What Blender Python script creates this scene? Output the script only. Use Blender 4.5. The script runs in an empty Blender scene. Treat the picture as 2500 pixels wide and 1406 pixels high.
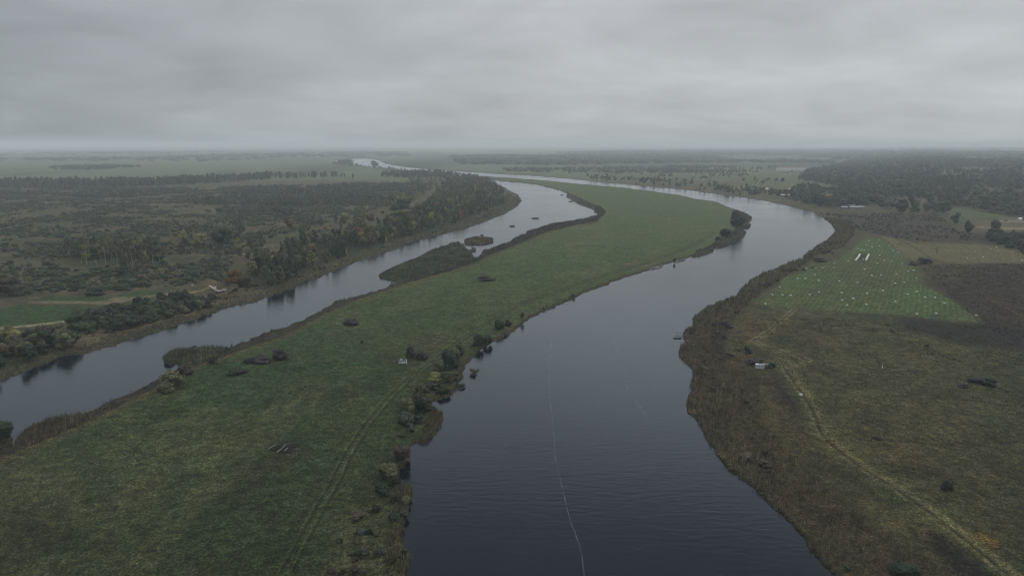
import bpy, math, random
import numpy as np
from mathutils import Vector

# ------------------------------------------------------------------ set-up
SC = bpy.context.scene
COL = SC.collection
RNG = np.random.default_rng(11)
random.seed(5)
F = 1667.0                      # focal length in photo pixels
CX, CY, Y0 = 1250.0, 703.0, 352.0
TH = math.atan((CY - Y0) / F)   # camera pitch below the horizon
H = 100.0                       # height of the drone above the water
CT, ST = math.cos(TH), math.sin(TH)

def ground_xy(px, py):
    """place on the flat valley floor that is seen at photo pixel (px, py)"""
    px = np.asarray(px, float); py = np.asarray(py, float)
    a = (px - CX) / F; b = -(py - CY) / F
    dz = -ST + b * CT
    t = H / np.maximum(-dz, 1e-5)
    return a * t, (CT + b * ST) * t

def photo_px(x, y):
    """inverse of ground_xy"""
    dep = y * CT + H * ST
    v = y * ST - H * CT
    return CX + F * x / dep, CY - F * v / dep

def depth_at(px, py):
    x, y = ground_xy(px, py)
    return y * CT + H * ST

# ------------------------------------------------------------------ noise
def _hash(ix, iy, s):
    n = (ix.astype(np.int64) * 374761393 + iy.astype(np.int64) * 668265263 + s * 1274126177) & 0xFFFFFFFF
    n = ((n ^ (n >> 13)) * 1274126177) & 0xFFFFFFFF
    n = n ^ (n >> 16)
    return (n & 0xFFFFFF) / float(0xFFFFFF)

def vnoise(x, y, s):
    ix = np.floor(x); iy = np.floor(y)
    fx = x - ix; fy = y - iy
    fx = fx * fx * (3 - 2 * fx); fy = fy * fy * (3 - 2 * fy)
    a = _hash(ix, iy, s); b = _hash(ix + 1, iy, s)
    c = _hash(ix, iy + 1, s); d = _hash(ix + 1, iy + 1, s)
    return (a * (1 - fx) + b * fx) * (1 - fy) + (c * (1 - fx) + d * fx) * fy

def fbm(x, y, size, s=0, octv=4):
    v = 0; amp = 1; tot = 0
    x = np.asarray(x, float) / size; y = np.asarray(y, float) / size
    for k in range(octv):
        v = v + amp * vnoise(x * 1.0 + 17.3 * k, y - 9.1 * k, s + k)
        tot += amp; amp *= 0.55; x = x * 2.03; y = y * 2.03
    return v / tot

def sstep(a, b, x):
    t = np.clip((x - a) / (b - a), 0, 1)
    return t * t * (3 - 2 * t)

# ------------------------------------------------------------------ river banks, traced as places on the ground
def rough(pts, amp, seed, closed=False):
    r = random.Random(seed); out = []
    n = len(pts)
    for i in range(n - (0 if closed else 1)):
        a = pts[i]; b = pts[(i + 1) % n]
        L = math.hypot(b[0] - a[0], b[1] - a[1])
        k = max(1, min(9, int(L / 6)))
        out.append(a)
        sc = min(1.0, max(0.15, ((a[1] + b[1]) / 2 - Y0) / 350.0))
        for j in range(1, k):
            t = j / k
            out.append((a[0] + (b[0] - a[0]) * t + r.uniform(-1, 1) * amp * sc,
                        a[1] + (b[1] - a[1]) * t + r.uniform(-1, 1) * amp * sc * 0.6))
    if not closed: out.append(pts[-1])
    return out

LEFT_SHORE = [(-900,1250),(-500,1080),(-200,985),(0,931),(35,918),(61,908),(90,896),(120,884),(143,873),(179,866),(202,866),(225,858),(264,847),
 (294,839),(358,821),(410,802),(461,785),(512,768),(563,749),(602,742),(640,732),(690,712),(722,702),(726,694),(754,686),(777,678),(818,662),(856,646),(907,627),
 (958,611),(994,596),(1035,583),(1086,570),(1138,558),(1189,539),(1231,524),(1261,505),(1274,491),(1265,475),(1238,463),(1236,459),(1212,450),
 (1200,442),(1170,436),(1135,430),(1110,426.5),(1074,423),(1035,418.5),(984,415),(963,411),(928,409),(897,407),(871,404),(856,399),(866,394),(860,391),(846,387)]
RIGHT_SHORE = [(894,385.5),(925,392),(940,400),(984,408),(1048,414),(1112,418),(1200,424.5),(1302,430),(1392,437),(1443,443),(1507,449),(1571,455),
 (1635,460),(1704,468),(1763,476),(1800,481),(1836,485),(1884,494),(1940,507),(1982,517),(2010,532),(2032,547),(2039,561),(2035,572),(2021,586),
 (1996,600),(1968,620),(1960,628),(1961,635),(1948,635),(1926,642),(1898,656),(1856,670),(1828,687),(1803,712),(1800,724),(1779,729),(1754,739),
 (1723,752),(1708,765),(1690,776),(1692,790),(1695,797),(1674,803),(1667,818),(1674,834),(1660,842),(1658,860),(1661,875),(1677,890),(1690,903),
 (1691,918),(1684,941),(1687,957),(1678,972),(1676,994),(1677,1003),(1691,1018),(1709,1037),(1717,1057),(1735,1088),(1756,1120),(1780,1150),(1817,1173),
 (1855,1205),(1881,1234),(1910,1257),(1933,1280),(1968,1318),(1982,1346),(2011,1378),(2040,1404),(2090,1450),(2200,1540),(2350,1700),(2500,2300)]
ISLAND = [(1140,428.5),(1200,431.5),(1302,438.5),(1384,446),(1420,450),(1507,457),(1592,467),(1661,477),(1697,486),(1750,493),(1773,504),(1799,514),
 (1820,522),(1835,532),(1832,540),(1814,543),(1835,550),(1825,558),(1812,558),(1809,563),(1822,566),(1814,578),(1789,593),(1758,606),(1740,606),
 (1743,614),(1712,624),(1681,630),(1660,634),(1635,643),(1610,650),(1584,660),(1533,676),(1469,701),(1420,719),(1366,745),(1320,763),(1290,782),(1266,800),
 (1234,820),(1200,838),(1174,853),(1150,876),(1135,890),(1132,904),(1127,924),(1110,956),(1090,973),(1056,979),(1058,996),(1078,1008),(1080,1022),
 (1071,1045),(1056,1068),(1042,1084),(1020,1078),(1001,1089),(999,1115),(987,1140),(975,1144),(977,1155),(968,1167),(975,1180),(1004,1186),(1003,1217),
 (997,1251),(988,1277),(980,1315),(994,1347),(1002,1375),(992,1404),(988,1500),(975,2300),(-900,2300),(-900,1420),(-200,1150),(0,1099),(12,1093),(36,1086),(42,1070),
 (62,1052),(92,1035),(150,1022),(200,1014),(232,998),(256,985),(333,954),(381,928),(410,911),(442,899),(436,890),(410,888),(395,873),(422,858),
 (461,851),(499,851),(553,851),(584,839),(614,826),(646,811),(697,799),(754,773),(808,745),(823,733),(846,730),(871,724),(933,706),(969,687),
 (930,680),(924,671),(958,655),(984,642),(1022,629),(1056,611),(1086,601),(1117,591),(1135,600),(1136,605),(1151,610),(1155,629),(1163,633),
 (1175,624),(1179,609),(1209,604),(1249,593),(1250,584),(1284,573),(1285,565),(1343,549),(1425,537),(1464,526),(1451,519),(1453,513),(1438,508),
 (1418,501),(1405,494),(1387,483),(1382,478),(1387,472),(1359,463),(1341,458),(1313,451),(1264,445.5),(1205,441.5),(1170,435)]
ISLETS = [[(1134,586),(1160,581),(1190,582),(1203,585),(1203,592),(1180,597),(1150,598),(1136,597)],
          [(-80,1104),(-20,1100),(10,1092),(28,1083),(33,1070),(20,1062),(-10,1056),(-80,1060)],
          [(1243,551),(1250,550),(1258,552),(1257,555),(1245,555)],
          [(1298,533),(1306,531.5),(1317,533),(1313,535),(1299,535)],
          [(1171,574),(1176,573),(1181,575),(1177,577)],
          [(1388,491.5),(1394,491),(1399,492.5),(1392,494)],
          [(1369,475.5),(1374,475),(1376,476.5),(1370,477)],
          [(1150,606),(1160,607),(1162,614),(1152,616)],
          [(1640,640),(1660,634),(1675,632),(1670,637),(1652,642)],
          [(1585,657),(1605,650),(1622,648),(1612,655),(1592,660)],
          [(1146,914),(1158,905),(1168,898),(1171,904),(1160,914),(1150,919)],
          [(1118,943),(1130,934),(1137,939),(1126,948)]]
ls = rough(LEFT_SHORE, 3.4, 1); rs = rough(RIGHT_SHORE, 4.4, 2)
isl = rough(ISLAND, 3.6, 3, True); ilt = [rough(p, 1.0, 9 + i, True) for i, p in enumerate(ISLETS)]
LEFT_LAND = ls + [(700,385),(300,380),(-900,380),(-4000,380),(-4000,1800),(-1500,1500)]
RIGHT_LAND = rs + [(6000,2300),(6000,380),(2500,380),(1400,380),(1000,380)]

def inside(px, py, poly):
    c = np.zeros(px.shape, bool)
    n = len(poly)
    for i in range(n):
        x1, y1 = poly[i]; x2, y2 = poly[(i + 1) % n]
        if y1 == y2: continue
        cond = ((y1 > py) != (y2 > py))
        xi = (x2 - x1) * (py - y1) / (y2 - y1) + x1
        c ^= cond & (px < xi)
    return c

def seg_dist(px, py, pts, closed=False):
    d = np.full(px.shape, 1e9)
    n = len(pts)
    for i in range(n - (0 if closed else 1)):
        x1, y1 = pts[i]; x2, y2 = pts[(i + 1) % n]
        m = (px > min(x1, x2) - 60) & (px < max(x1, x2) + 60) & (py > min(y1, y2) - 60) & (py < max(y1, y2) + 60)
        if not m.any(): continue
        dx, dy = x2 - x1, y2 - y1
        L = dx * dx + dy * dy + 1e-9
        qx = px[m]; qy = py[m]
        t = np.clip(((qx - x1) * dx + (qy - y1) * dy) / L, 0, 1)
        d[m] = np.minimum(d[m], np.hypot(qx - x1 - t * dx, qy - y1 - t * dy))
    return d

# ------------------------------------------------------------------ terrain grid (fine where the valley is near and far, coarse outside)
rows = [Y0 + v for v in (2.2, 3, 4, 5.5, 7, 8.5, 10)]
while rows[-1] < 386: rows.append(rows[-1] + 1.6)
while rows[-1] < 475: rows.append(rows[-1] + 1.3)
while rows[-1] < 1430: rows.append(rows[-1] + 2.1)
while rows[-1] < 2300: rows.append(rows[-1] + 40)
rows = np.array(rows)
cols = list(np.arange(-900, -60, 35)) + list(np.arange(-60, 2560, 2.5)) + list(np.arange(2560, 3700, 35))
cols = np.array(cols, float)
GX, GY = np.meshgrid(cols, rows)
WX, WY = ground_xy(GX, GY)
land = (GY < 386) & ~inside(GX, GY, [(846,387),(894,385.5),(900,380),(850,380)])
land |= inside(GX, GY, LEFT_LAND) | inside(GX, GY, RIGHT_LAND) | inside(GX, GY, isl)
for p in ilt: land |= inside(GX, GY, p)
sd = seg_dist(GX, GY, ls + rs[:1])
sd = np.minimum(sd, seg_dist(GX, GY, rs)); sd = np.minimum(sd, seg_dist(GX, GY, isl, True))
for p in ilt: sd = np.minimum(sd, seg_dist(GX, GY, p, True))
SD = np.where(land, sd, -sd)
near = sstep(386, 560, GY)
HT = np.clip(SD * 0.22, -1.5, 0.9)
HT += np.where(SD > 6, 1, 0) * (fbm(WX, WY, 45, 3) - 0.5) * 0.7 * sstep(6, 20, SD)
# low wooded rise on the right, gentle hills at the far horizon
HT += 22 * sstep(2000, 2300, GX) * sstep(520, 410, GY) * (SD > 10) * sstep(0, 60, np.where(SD > 60, 60, SD))
HT += 16 * fbm(WX, WY, 2600, 8, 3) * sstep(392, 368, GY) * sstep(-400, 1200, GX)
HT = np.where((SD > 3) & (HT < 0.35), 0.35, HT)

def grid_index(px, py):
    i = np.clip(np.searchsorted(rows, py) - 1, 0, len(rows) - 2)
    j = np.clip(np.searchsorted(cols, px) - 1, 0, len(cols) - 2)
    fy = np.clip((py - rows[i]) / (rows[i + 1] - rows[i]), 0, 1)
    fx = np.clip((px - cols[j]) / (cols[j + 1] - cols[j]), 0, 1)
    return i, j, fx, fy

def lookup(A, px, py):
    px = np.asarray(px, float); py = np.asarray(py, float)
    i, j, fx, fy = grid_index(px, py)
    return (A[i, j] * (1 - fx) + A[i, j + 1] * fx) * (1 - fy) + (A[i + 1, j] * (1 - fx) + A[i + 1, j + 1] * fx) * fy

# ------------------------------------------------------------------ land cover: colour of each kind of ground, near vignette darkening painted in
C = np.zeros(GX.shape + (3,))
def put(mask, col):
    m = np.clip(mask, 0, 1)[..., None]
    C[:] = C * (1 - m) + np.array(col) * m

def soft(poly, w=4.0, wob=5.0, seed=0, size=18):
    s = np.clip((GY - Y0) / 350, 0.12, 1.3)
    ox = (fbm(WX, WY, size, seed + 40) - 0.5) * 2 * wob * s; oy = (fbm(WX, WY, size, seed + 60) - 0.5) * 2 * wob * s * 0.6
    px = GX + ox; py = GY + oy
    ins = inside(px, py, poly)
    d = seg_dist(px, py, poly, True)
    return np.clip(0.5 + np.where(ins, d, -d) / (w * s) * 0.5, 0, 1)

def track(pts, w, wob=1.0):
    s = np.clip((GY - Y0) / 350, 0.12, 1.8)
    d = seg_dist(GX, GY, pts)
    return np.clip(1.2 - d / (w * s) * 0.9, 0, 1)

n1 = fbm(WX, WY, 60, 1); n2 = fbm(WX, WY, 18, 2); n3 = fbm(WX, WY, 220, 3); n4 = fbm(WX, WY, 8, 4, 3)
OLIVE = (.078, .088, .052); BROWN = (.110, .086, .062); GREEN = (.042, .078, .035); DKG = (.040, .052, .034)
TAN = (.130, .100, .062); SAND = (.30, .27, .215); DKB = (.030, .026, .025); MARSH = (.040, .034, .028)
C[:] = OLIVE
put(sstep(.40, .60, n1) * .9, BROWN)
put(sstep(.52, .68, n2) * .6, DKG)
put(sstep(.55, .70, fbm(WX, WY, 110, 13)) * .7, (.140, .112, .086))
# far meadows on the left and behind the river
put(sstep(446, 438, GY + (n3 - .5) * 8), (.112, .142, .096))
far = sstep(440, 428, GY)
put(far * sstep(.46, .60, fbm(WX, WY * .35, 420, 21, 4)) * .8, (.040, .052, .036))
put(far * sstep(.58, .68, fbm(WX, WY * .30, 300, 25, 4)) * .6, (.12, .125, .075))
put(sstep(396, 386, GY) * sstep(1000, 700, GX) * .45, (.050, .062, .050))
put(sstep(412, 398, GY) * sstep(1250, 1500, GX) * .55, (.044, .056, .044))
put(inside(GX, GY, LEFT_LAND) * sstep(.46, .62, fbm(WX, WY, 9, 91)) * .55 * (GY > 446), (.046, .050, .034))
put(inside(GX, GY, LEFT_LAND) * sstep(.60, .72, fbm(WX, WY, 22, 95)) * .5 * (GY > 446), (.15, .13, .09))
# island
isl_m = inside(GX, GY, isl).astype(float)
put(isl_m, GREEN)
put(isl_m * sstep(.36, .62, fbm(WX, WY, 40, 31)) * .55, (.062, .072, .034))
put(isl_m * sstep(.50, .64, fbm(WX, WY, 85, 37)) * .45, (.088, .088, .048))
put(isl_m * sstep(.50, .74, fbm(WX, WY, 14, 33)) * .6, (.030, .045, .024))
put(isl_m * sstep(.56, .70, fbm(WX, WY, 26, 35)) * .7 * sstep(900, 1150, GY), (.044, .038, .028))
put(isl_m * sstep(950, 1300, GY) * .62, (.038, .044, .026))  # browner near grass, with lens vignette darkening painted into the colour
put(isl_m * sstep(900, 560, GY) * .85, (.078, .122, .046))
put(isl_m * sstep(1000, 500, GY) * sstep(.48, .64, fbm(WX, WY, 70, 38)) * .5, (.098, .112, .056))
put(isl_m * sstep(.56, .68, fbm(WX, WY * .6, 32, 39)) * .35, (.120, .128, .070))
inner_left = [(-900,1480),(-200,1180),(0,1128),(90,1088),(200,1042),(330,978),(460,905),(560,868),(640,842),(700,822),(800,765),(900,725),(1000,692),(1100,664),(1160,645),(1210,622),(1270,598),(1330,572),(1400,553),(1455,546),(1478,522),(1462,507),(1430,492),(1400,478),(1360,464),(1205,442)]
band_l = isl_m * np.clip(1.2 - seg_dist(GX, GY, inner_left) / (9 * np.clip((GY - Y0) / 350, .15, 1.3)), 0, 1)
put(band_l * .8, (.098, .082, .046))
shore_side = inside(GX, GY, inner_left + [(1205,430),(600,600),(-900,1000)]).astype(float) * isl_m
put(shore_side, (.044, .040, .030))
put(soft([(924,671),(958,655),(1022,629),(1056,611),(1117,591),(1155,628),(1170,640),(1060,664),(969,688),(930,681)], 4) * isl_m, (.066, .074, .042))
put(isl_m * sstep(7, 2.5, SD / np.clip((GY - Y0) / 350, .2, 1.3)) * .8, (.050, .042, .030))
put(soft([(1518,648),(1550,640),(1588,645),(1584,654),(1555,659),(1526,655)], 4) * .95, (.150, .112, .078))
put(soft([(1372,552),(1400,545),(1440,542),(1420,551),(1395,556)], 4) * .8, TAN)
put(soft([(990,830),(1030,822),(1090,838),(1100,860),(1050,862),(1005,850)], 12, 14) * .55, (.080, .060, .038))
put(soft([(940,850),(1150,850),(1170,900),(1120,980),(1010,1000),(1000,940)], 20, 20) * .35, (.055, .048, .032))
put(soft([(655,1106),(680,1090),(735,1092),(732,1104),(705,1117),(670,1113)], 3, 3) * .95, (.020, .017, .018))
put(soft([(705,1100),(732,1095),(736,1103),(714,1112)], 3, 3) * .8, (.052, .038, .032))
ISL_TRACK = [(620,1440),(700,1406),(745,1320),(790,1235),(822,1180),(850,1118),(895,1045),(955,972),(1000,928),(1060,886),(1130,830),(1200,785),(1300,732),(1400,698),(1480,672),(1560,650),(1640,622),(1700,596),(1745,570)]
ISL_TRACK = ISL_TRACK[1:]
put(track(ISL_TRACK, 12) * .55, (.064, .092, .038))
def offset(pts, dx): return [(x + dx * max(.15, (y - Y0) / 700), y) for x, y in pts]
for dx in (-9, 9): put(track(offset(ISL_TRACK, dx), 2.4) * .85, (.020, .030, .015))
for dx in (-15, 3): put(track(offset(ISL_TRACK, dx), 1.8) * .6, (.100, .115, .060))
put(track(offset([(700,1420),(770,1240),(815,1160),(790,1200),(720,1290),(640,1390)], 0), 2) * .4, (.022, .032, .018))
put(track([(560,885),(760,884),(975,884)], 2.5) * .45, (.085, .080, .048))
put(track([(740,1105),(770,1105),(815,1106)], 2) * .6, (.025, .03, .02))
# right bank
rb = (inside(GX, GY, RIGHT_LAND) & (GY > 500)).astype(float)
put(rb, (.086, .083, .044))
put(rb * sstep(.45, .65, fbm(WX, WY, 50, 51)) * .7, (.082, .062, .038))
put(rb * sstep(.48, .68, fbm(WX, WY, 24, 53)) * .6, (.050, .058, .030))
put(rb * sstep(.58, .72, fbm(WX, WY, 12, 55)) * .6, (.034, .036, .024))
put(rb * sstep(2300, 2500, GX + (n1 - .5) * 200) * sstep(840, 900, GY) * .6, (.036, .044, .028))
put(rb * sstep(900, 1250, GY) * .5, (.058, .056, .032))  # right bank colour darkened towards the near end the same way
R_REED = [(2080,540),(2085,575),(2062,604),(1995,625),(1975,642),(1930,668),(1880,702),(1835,735),(1800,770),(1775,810),(1768,860),(1785,905),(1860,935),(1845,1000),(1905,1085),(1990,1180),(2100,1265),(2200,1330),(2340,1420),(2600,1700)]
reed_r = RIGHT_SHORE[RIGHT_SHORE.index((2010,532)):-1] + R_REED[::-1]
put(soft(reed_r, 14, 14, 2) * rb, (.058, .049, .033))
put(soft([(2030,520),(2280,525),(2330,560),(2420,580),(2440,600),(2230,590),(2140,575),(2050,560)], 6, 8) * .85, (.048, .038, .036))
put(soft([(2248,652),(2330,660),(2420,640),(2560,640),(2560,900),(2440,820),(2398,789),(2318,733),(2262,700)], 6, 8) * .9, (.044, .034, .030))
put(soft([(2185,782),(2260,779),(2380,792),(2560,805),(2560,870),(2420,850),(2300,838),(2210,812)], 8, 12) * .95, (.022, .019, .022))
put(soft([(1880,905),(1915,925),(1940,960),(1965,1010),(1945,1020),(1900,985),(1870,940)], 9, 10) * .9, (.024, .021, .024))
put(soft([(1850,900),(1940,895),(2030,905),(2060,915),(1960,912),(1870,918)], 7, 8) * .7, (.032, .030, .026))
put(soft([(2265,1298),(2330,1318),(2390,1375),(2420,1420),(2330,1420),(2280,1350)], 9, 12) * .9, (.022, .021, .021))
put(soft([(1840,935),(1870,930),(1945,1010),(2000,1100),(1950,1120),(1880,1050)], 20, 20) * .4, (.090, .062, .036))
put(soft([(2000,1050),(2170,1060),(2360,1020),(2440,1130),(2300,1110),(2100,1110)], 30, 30) * .35, (.088, .080, .040))
put(soft([(1875,830),(1925,828),(1915,845),(1880,845)], 9, 10) * .8, (.022, .040, .026))
MOWN = [(1833,739),(1862,722),(1900,703),(1912,680),(1948,674),(1980,648),(2035,640),(2076,616),(2099,591),(2125,580),(2150,586),(2189,612),(2214,634),(2231,656),(2259,700),(2316,733),(2362,764),(2398,789),(2295,783),(2188,772),(2090,765),(1942,755),(1886,756)]
mown = soft(MOWN, 1.4, 1.0)
put(mown, (.074, .128, .050))
put(mown * sstep(.42, .62, fbm(WX, WY, 55, 71)) * .55, (.088, .090, .044))
put(mown * soft([(1960,745),(1990,690),(2060,630),(2150,620),(2190,680),(2180,760),(2060,758)], 30, 10) * .5, (.086, .088, .044))
put(soft([(2090,622),(2115,622),(2105,640),(2085,641)], 3, 2) * .75, (.040, .036, .032))
OCHRE = [(2150,577),(2235,596),(2400,600),(2520,622),(2560,640),(2500,646),(2300,641),(2240,640),(2216,634),(2190,610)]
put(soft(OCHRE, 2, 2) * .9, (.135, .125, .070))
put(soft([(2050,556),(2100,562),(2150,586),(2125,580),(2095,590),(2060,590)], 4, 4) * .7, (.072, .066, .038))
put(soft([(2240,655),(2330,655),(2370,668),(2330,676),(2250,668)], 5, 5) * .5, (.080, .075, .034))
put(track([(2188,585),(2230,604),(2265,628),(2290,640)], 2.2) * .9, (.022, .022, .02))
put(track([(2392,712),(2420,735),(2470,762),(2520,790)], 2.2) * .7, (.12, .075, .045))
put(track([(2380,716),(2410,738),(2460,768)], 3) * .7, (.025, .02, .02))
put(soft([(2312,510),(2352,512),(2420,522),(2500,538),(2440,535),(2352,533),(2318,527)], 2, 1) * .95, (.080, .112, .050))
put(soft([(2368,552),(2398,538),(2420,540),(2440,534),(2520,534),(2520,566),(2440,566),(2372,562)], 2, 1) * .8, (.130, .110, .076))
put(track([(2430,541.5),(2480,542),(2540,543)], 2.2), (.40, .37, .33))
put(track([(2368,556),(2412,557),(2500,560)], 2.0), (.36, .33, .28))
put(track([(2434,561.2),(2470,561.8)], 2.2), (.45, .24, .17))
put(soft([(2362,1318),(2392,1310),(2440,1332),(2430,1352),(2395,1342)], 6, 8) * .75, (.20, .115, .042))
put(soft([(1810,782),(1840,770),(1930,800),(1880,850),(1800,840)], 16, 16) * .4, (.105, .072, .038))
R_TRACK = [(2560,1480),(2470,1412),(2380,1340),(2300,1275),(2200,1203),(2100,1140),(2040,1095),(2008,1060),(1990,1010),(1960,960),(1928,917),(1918,900)]
R_TRACK2 = [(1940,758),(1925,770),(1900,792),(1866,820),(1838,836),(1858,848),(1905,862),(1950,875),(1972,885),(1960,893),(1925,900)]
put(track(R_TRACK, 17) * .7, (.088, .104, .048))
put(track(R_TRACK2, 10) * .6, (.115, .110, .056))
for dx in (-13, -5, 4, 12): put(track(offset(R_TRACK, dx), 2.6) * .85, (.040, .042, .022) if dx == -5 else (.160, .148, .088))
for dx in (-9, 9): put(track(offset(R_TRACK2, dx), 2.6) * .8, (.20, .175, .11))
put(track(R_TRACK2, 2.2) * .6, (.050, .050, .028))
put(track([(1942,755),(1990,720),(2050,670)], 3) * .4, (.10, .09, .05))
put(track([(1960,893),(2020,886),(2100,884)], 2) * .35, (.1, .09, .055))
# fields beyond the far bank
put(soft([(1480,438),(1560,442),(1640,452),(1600,449),(1500,443)], 2, 1) * .7, (.095, .115, .058))
for q in ([(1690,436),(1960,452),(1990,447),(1960,428),(1800,426)], [(1750,462),(1850,462),(2035,458),(2030,450),(1880,447),(1760,452)], [(1440,436),(1720,440),(1700,428),(1480,424)]):
    put(soft(q, 2, 2) * .8, (.096, .114, .062))
put(soft([(1770,463),(1830,467),(1840,459),(1780,455)], 2, 1) * .7, (.150, .150, .085))
put(soft([(1925,456),(2030,455),(2028,448),(1930,449)], 2, 1) * .7, (.150, .155, .085))
for (x0, x1, y, c) in ((1230,1480,412,.16),(1250,1500,416,.15),(1400,1700,403,.15),(1480,1760,399,.14),(1560,1620,420,.15),(1740,1760,419,.3),(1040,1230,404,.15),(1000,1200,410,.16)):
    put(track([(x0, y - 1), ((x0 + x1) / 2, y), (x1, y + 3)], 2.2) * .8, (c, c, c * .62))
# left bank: fields, sandy tracks
put(soft([(60,741),(92,736),(123,726),(189,727),(279,727),(307,719),(358,711),(404,718),(400,724),(340,728),(282,730),(256,739),(180,740)], 3, 3), (.044, .080, .034))
put(soft([(-60,772),(0,758),(46,746),(179,748),(320,741),(375,733),(333,751),(220,757),(195,768),(159,789),(60,800),(-60,812)], 3, 3), (.040, .080, .032))
put(soft([(60,745),(300,745),(330,748),(200,754),(60,752)], 4, 3) * .5, (.09, .07, .05))
put(soft([(68,739),(180,738.5),(250,739),(280,729),(338,727),(405,720),(404,723.5),(340,731.5),(292,743),(250,745),(180,744),(69,743)], 2, 1.5) * .85, (.225, .200, .150))
put(track([(-60,812),(0,805.5),(60,800),(110,795),(157,789)], 2.4), SAND)
put(track([(400,722),(440,720),(470,717),(495,711),(512,704)], 2.4), (.28, .25, .16))
put(soft([(114,806),(130,803.5),(163,804.5),(176,808),(160,816),(146,813),(128,809)], 2.5, 2), (.27, .235, .17))
put(soft([(40,806),(110,802),(108,812),(60,817),(40,814)], 3, 3) * .8, (.05, .04, .045))
put(track([(588,622),(615,623.5),(640,625)], 1.8), (.30, .28, .24))
put(track([(238,691),(256,687),(276,681)], 1.8), (.30, .28, .24))
put(track([(156,713),(170,708)], 1.8), (.28, .25, .2))
put(track([(526,689),(536,690)], 1.8), (.28, .25, .2))
put(track([(-60,760),(0,752),(60,738),(110,724),(180,712)], 2.4) * .5, (.12, .1, .07))
put(soft([(48,712),(56,708),(90,709),(84,716),(62,718)], 3, 2) * .8, (.16, .17, .17))
put(soft([(700,521),(780,517),(830,527),(770,533),(700,531)], 4, 4) * .7, (.14, .115, .08))
put(soft([(820,510),(880,503),(930,505),(900,514),(840,518)], 3, 3) * .6, (.14, .11, .075))
put(soft([(330,480),(430,470),(560,466),(620,475),(560,500),(430,510),(330,500)], 8, 12) * .6, (.105, .080, .060))
put(soft([(-50,470),(120,475),(260,500),(120,510),(-50,505)], 8, 12) * .45, (.10, .085, .062))
put(soft([(400,560),(560,545),(640,560),(560,590),(420,600),(330,590)], 10, 12) * .5, (.095, .070, .050))
wood_l = [(640,708),(618,700),(612,668),(625,645),(700,612),(800,590),(900,562),(1000,528),(1050,500),(1075,468),(1090,446),(1140,434),(1195,446),(1225,470),(1232,498),(1185,522),(1100,552),(1000,580),(900,612),(800,648),(720,680),(672,706)]
put(soft(wood_l, 8, 8) * .8, (.030, .034, .022))
put(sstep(15, 4, SD / np.clip((GY - Y0) / 350, .2, 1.3)) * inside(GX, GY, LEFT_LAND) * (GY > 450) * .75, (.046, .044, .030))
put((SD < 1.2).astype(float), (.045, .038, .030))
C *= (0.86 + 0.28 * n4)[..., None]
C *= np.array([.75, .71, .55])

# ------------------------------------------------------------------ mesh helpers
def mesh_np(name, V, Fc, cols=None, mats=(), smooth=False, attr='tint'):
    """V (n,3), Fc (m,k) all faces of k corners"""
    me = bpy.data.meshes.new(name)
    V = np.asarray(V, np.float32); Fc = np.asarray(Fc, np.int32)
    k = Fc.shape[1]
    me.vertices.add(len(V)); me.vertices.foreach_set('co', V.ravel())
    me.loops.add(Fc.size); me.loops.foreach_set('vertex_index', Fc.ravel())
    me.polygons.add(len(Fc)); me.polygons.foreach_set('loop_start', np.arange(0, Fc.size, k, dtype=np.int32))
    me.polygons.foreach_set('loop_total', np.full(len(Fc), k, np.int32))
    if smooth: me.polygons.foreach_set('use_smooth', np.ones(len(Fc), bool))
    me.update(calc_edges=True)
    if cols is not None:
        a = me.attributes.new(attr, 'FLOAT_COLOR', 'POINT')
        c4 = np.ones((len(V), 4), np.float32); c4[:, :cols.shape[1]] = cols
        a.data.foreach_set('color', c4.ravel())
    for m in mats: me.materials.append(m)
    return me

def obj(name, me, parent=None, loc=None):
    o = bpy.data.objects.new(name, me); COL.objects.link(o)
    if parent: o.parent = parent
    if loc is not None: o.location = loc
    return o

def tag(o, label=None, cat=None, group=None, kind=None):
    if label: o['label'] = label
    if cat: o['category'] = cat
    if group: o['group'] = group
    if kind: o['kind'] = kind
    return o

# ------------------------------------------------------------------ materials
def new_mat(name):
    m = bpy.data.materials.new(name); m.use_nodes = True
    nt = m.node_tree; b = nt.nodes['Principled BSDF']
    return m, nt, b

def node(nt, t, **kw):
    n = nt.nodes.new(t)
    for k, v in kw.items():
        if hasattr(n, k): setattr(n, k, v)
        else: n.inputs[k].default_value = v
    return n

def mixrgb(nt, typ, fac, a, b):
    n = nt.nodes.new('ShaderNodeMix'); n.data_type = 'RGBA'; n.blend_type = typ; n.clamp_result = False
    for sock, v in ((n.inputs[0], fac), (n.inputs[6], a), (n.inputs[7], b)):
        if isinstance(v, bpy.types.NodeSocket): nt.links.new(v, sock)
        elif isinstance(v, (int, float)): sock.default_value = v
        else: sock.default_value = (*v, 1)
    return n.outputs[2]

def mathn(nt, op, a, b=None, c=None):
    n = nt.nodes.new('ShaderNodeMath'); n.operation = op
    for i, v in enumerate((a, b, c)):
        if v is None: continue
        if isinstance(v, bpy.types.NodeSocket): nt.links.new(v, n.inputs[i])
        else: n.inputs[i].default_value = v
    return n.outputs[0]

def ramp(nt, fac, stops):
    r = nt.nodes.new('ShaderNodeValToRGB')
    el = r.color_ramp.elements
    while len(el) < len(stops): el.new(0.5)
    for e, (p, c) in zip(el, stops):
        e.position = p; e.color = (*c, 1) if len(c) == 3 else c
    nt.links.new(fac, r.inputs[0])
    return r.outputs[0]

def noise(nt, vec, scale, detail=4, rough=.6, dist=0):
    n = node(nt, 'ShaderNodeTexNoise', Scale=scale, Detail=detail, Roughness=rough, Distortion=dist)
    if vec is not None: nt.links.new(vec, n.inputs['Vector'])
    return n.outputs['Fac']

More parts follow.
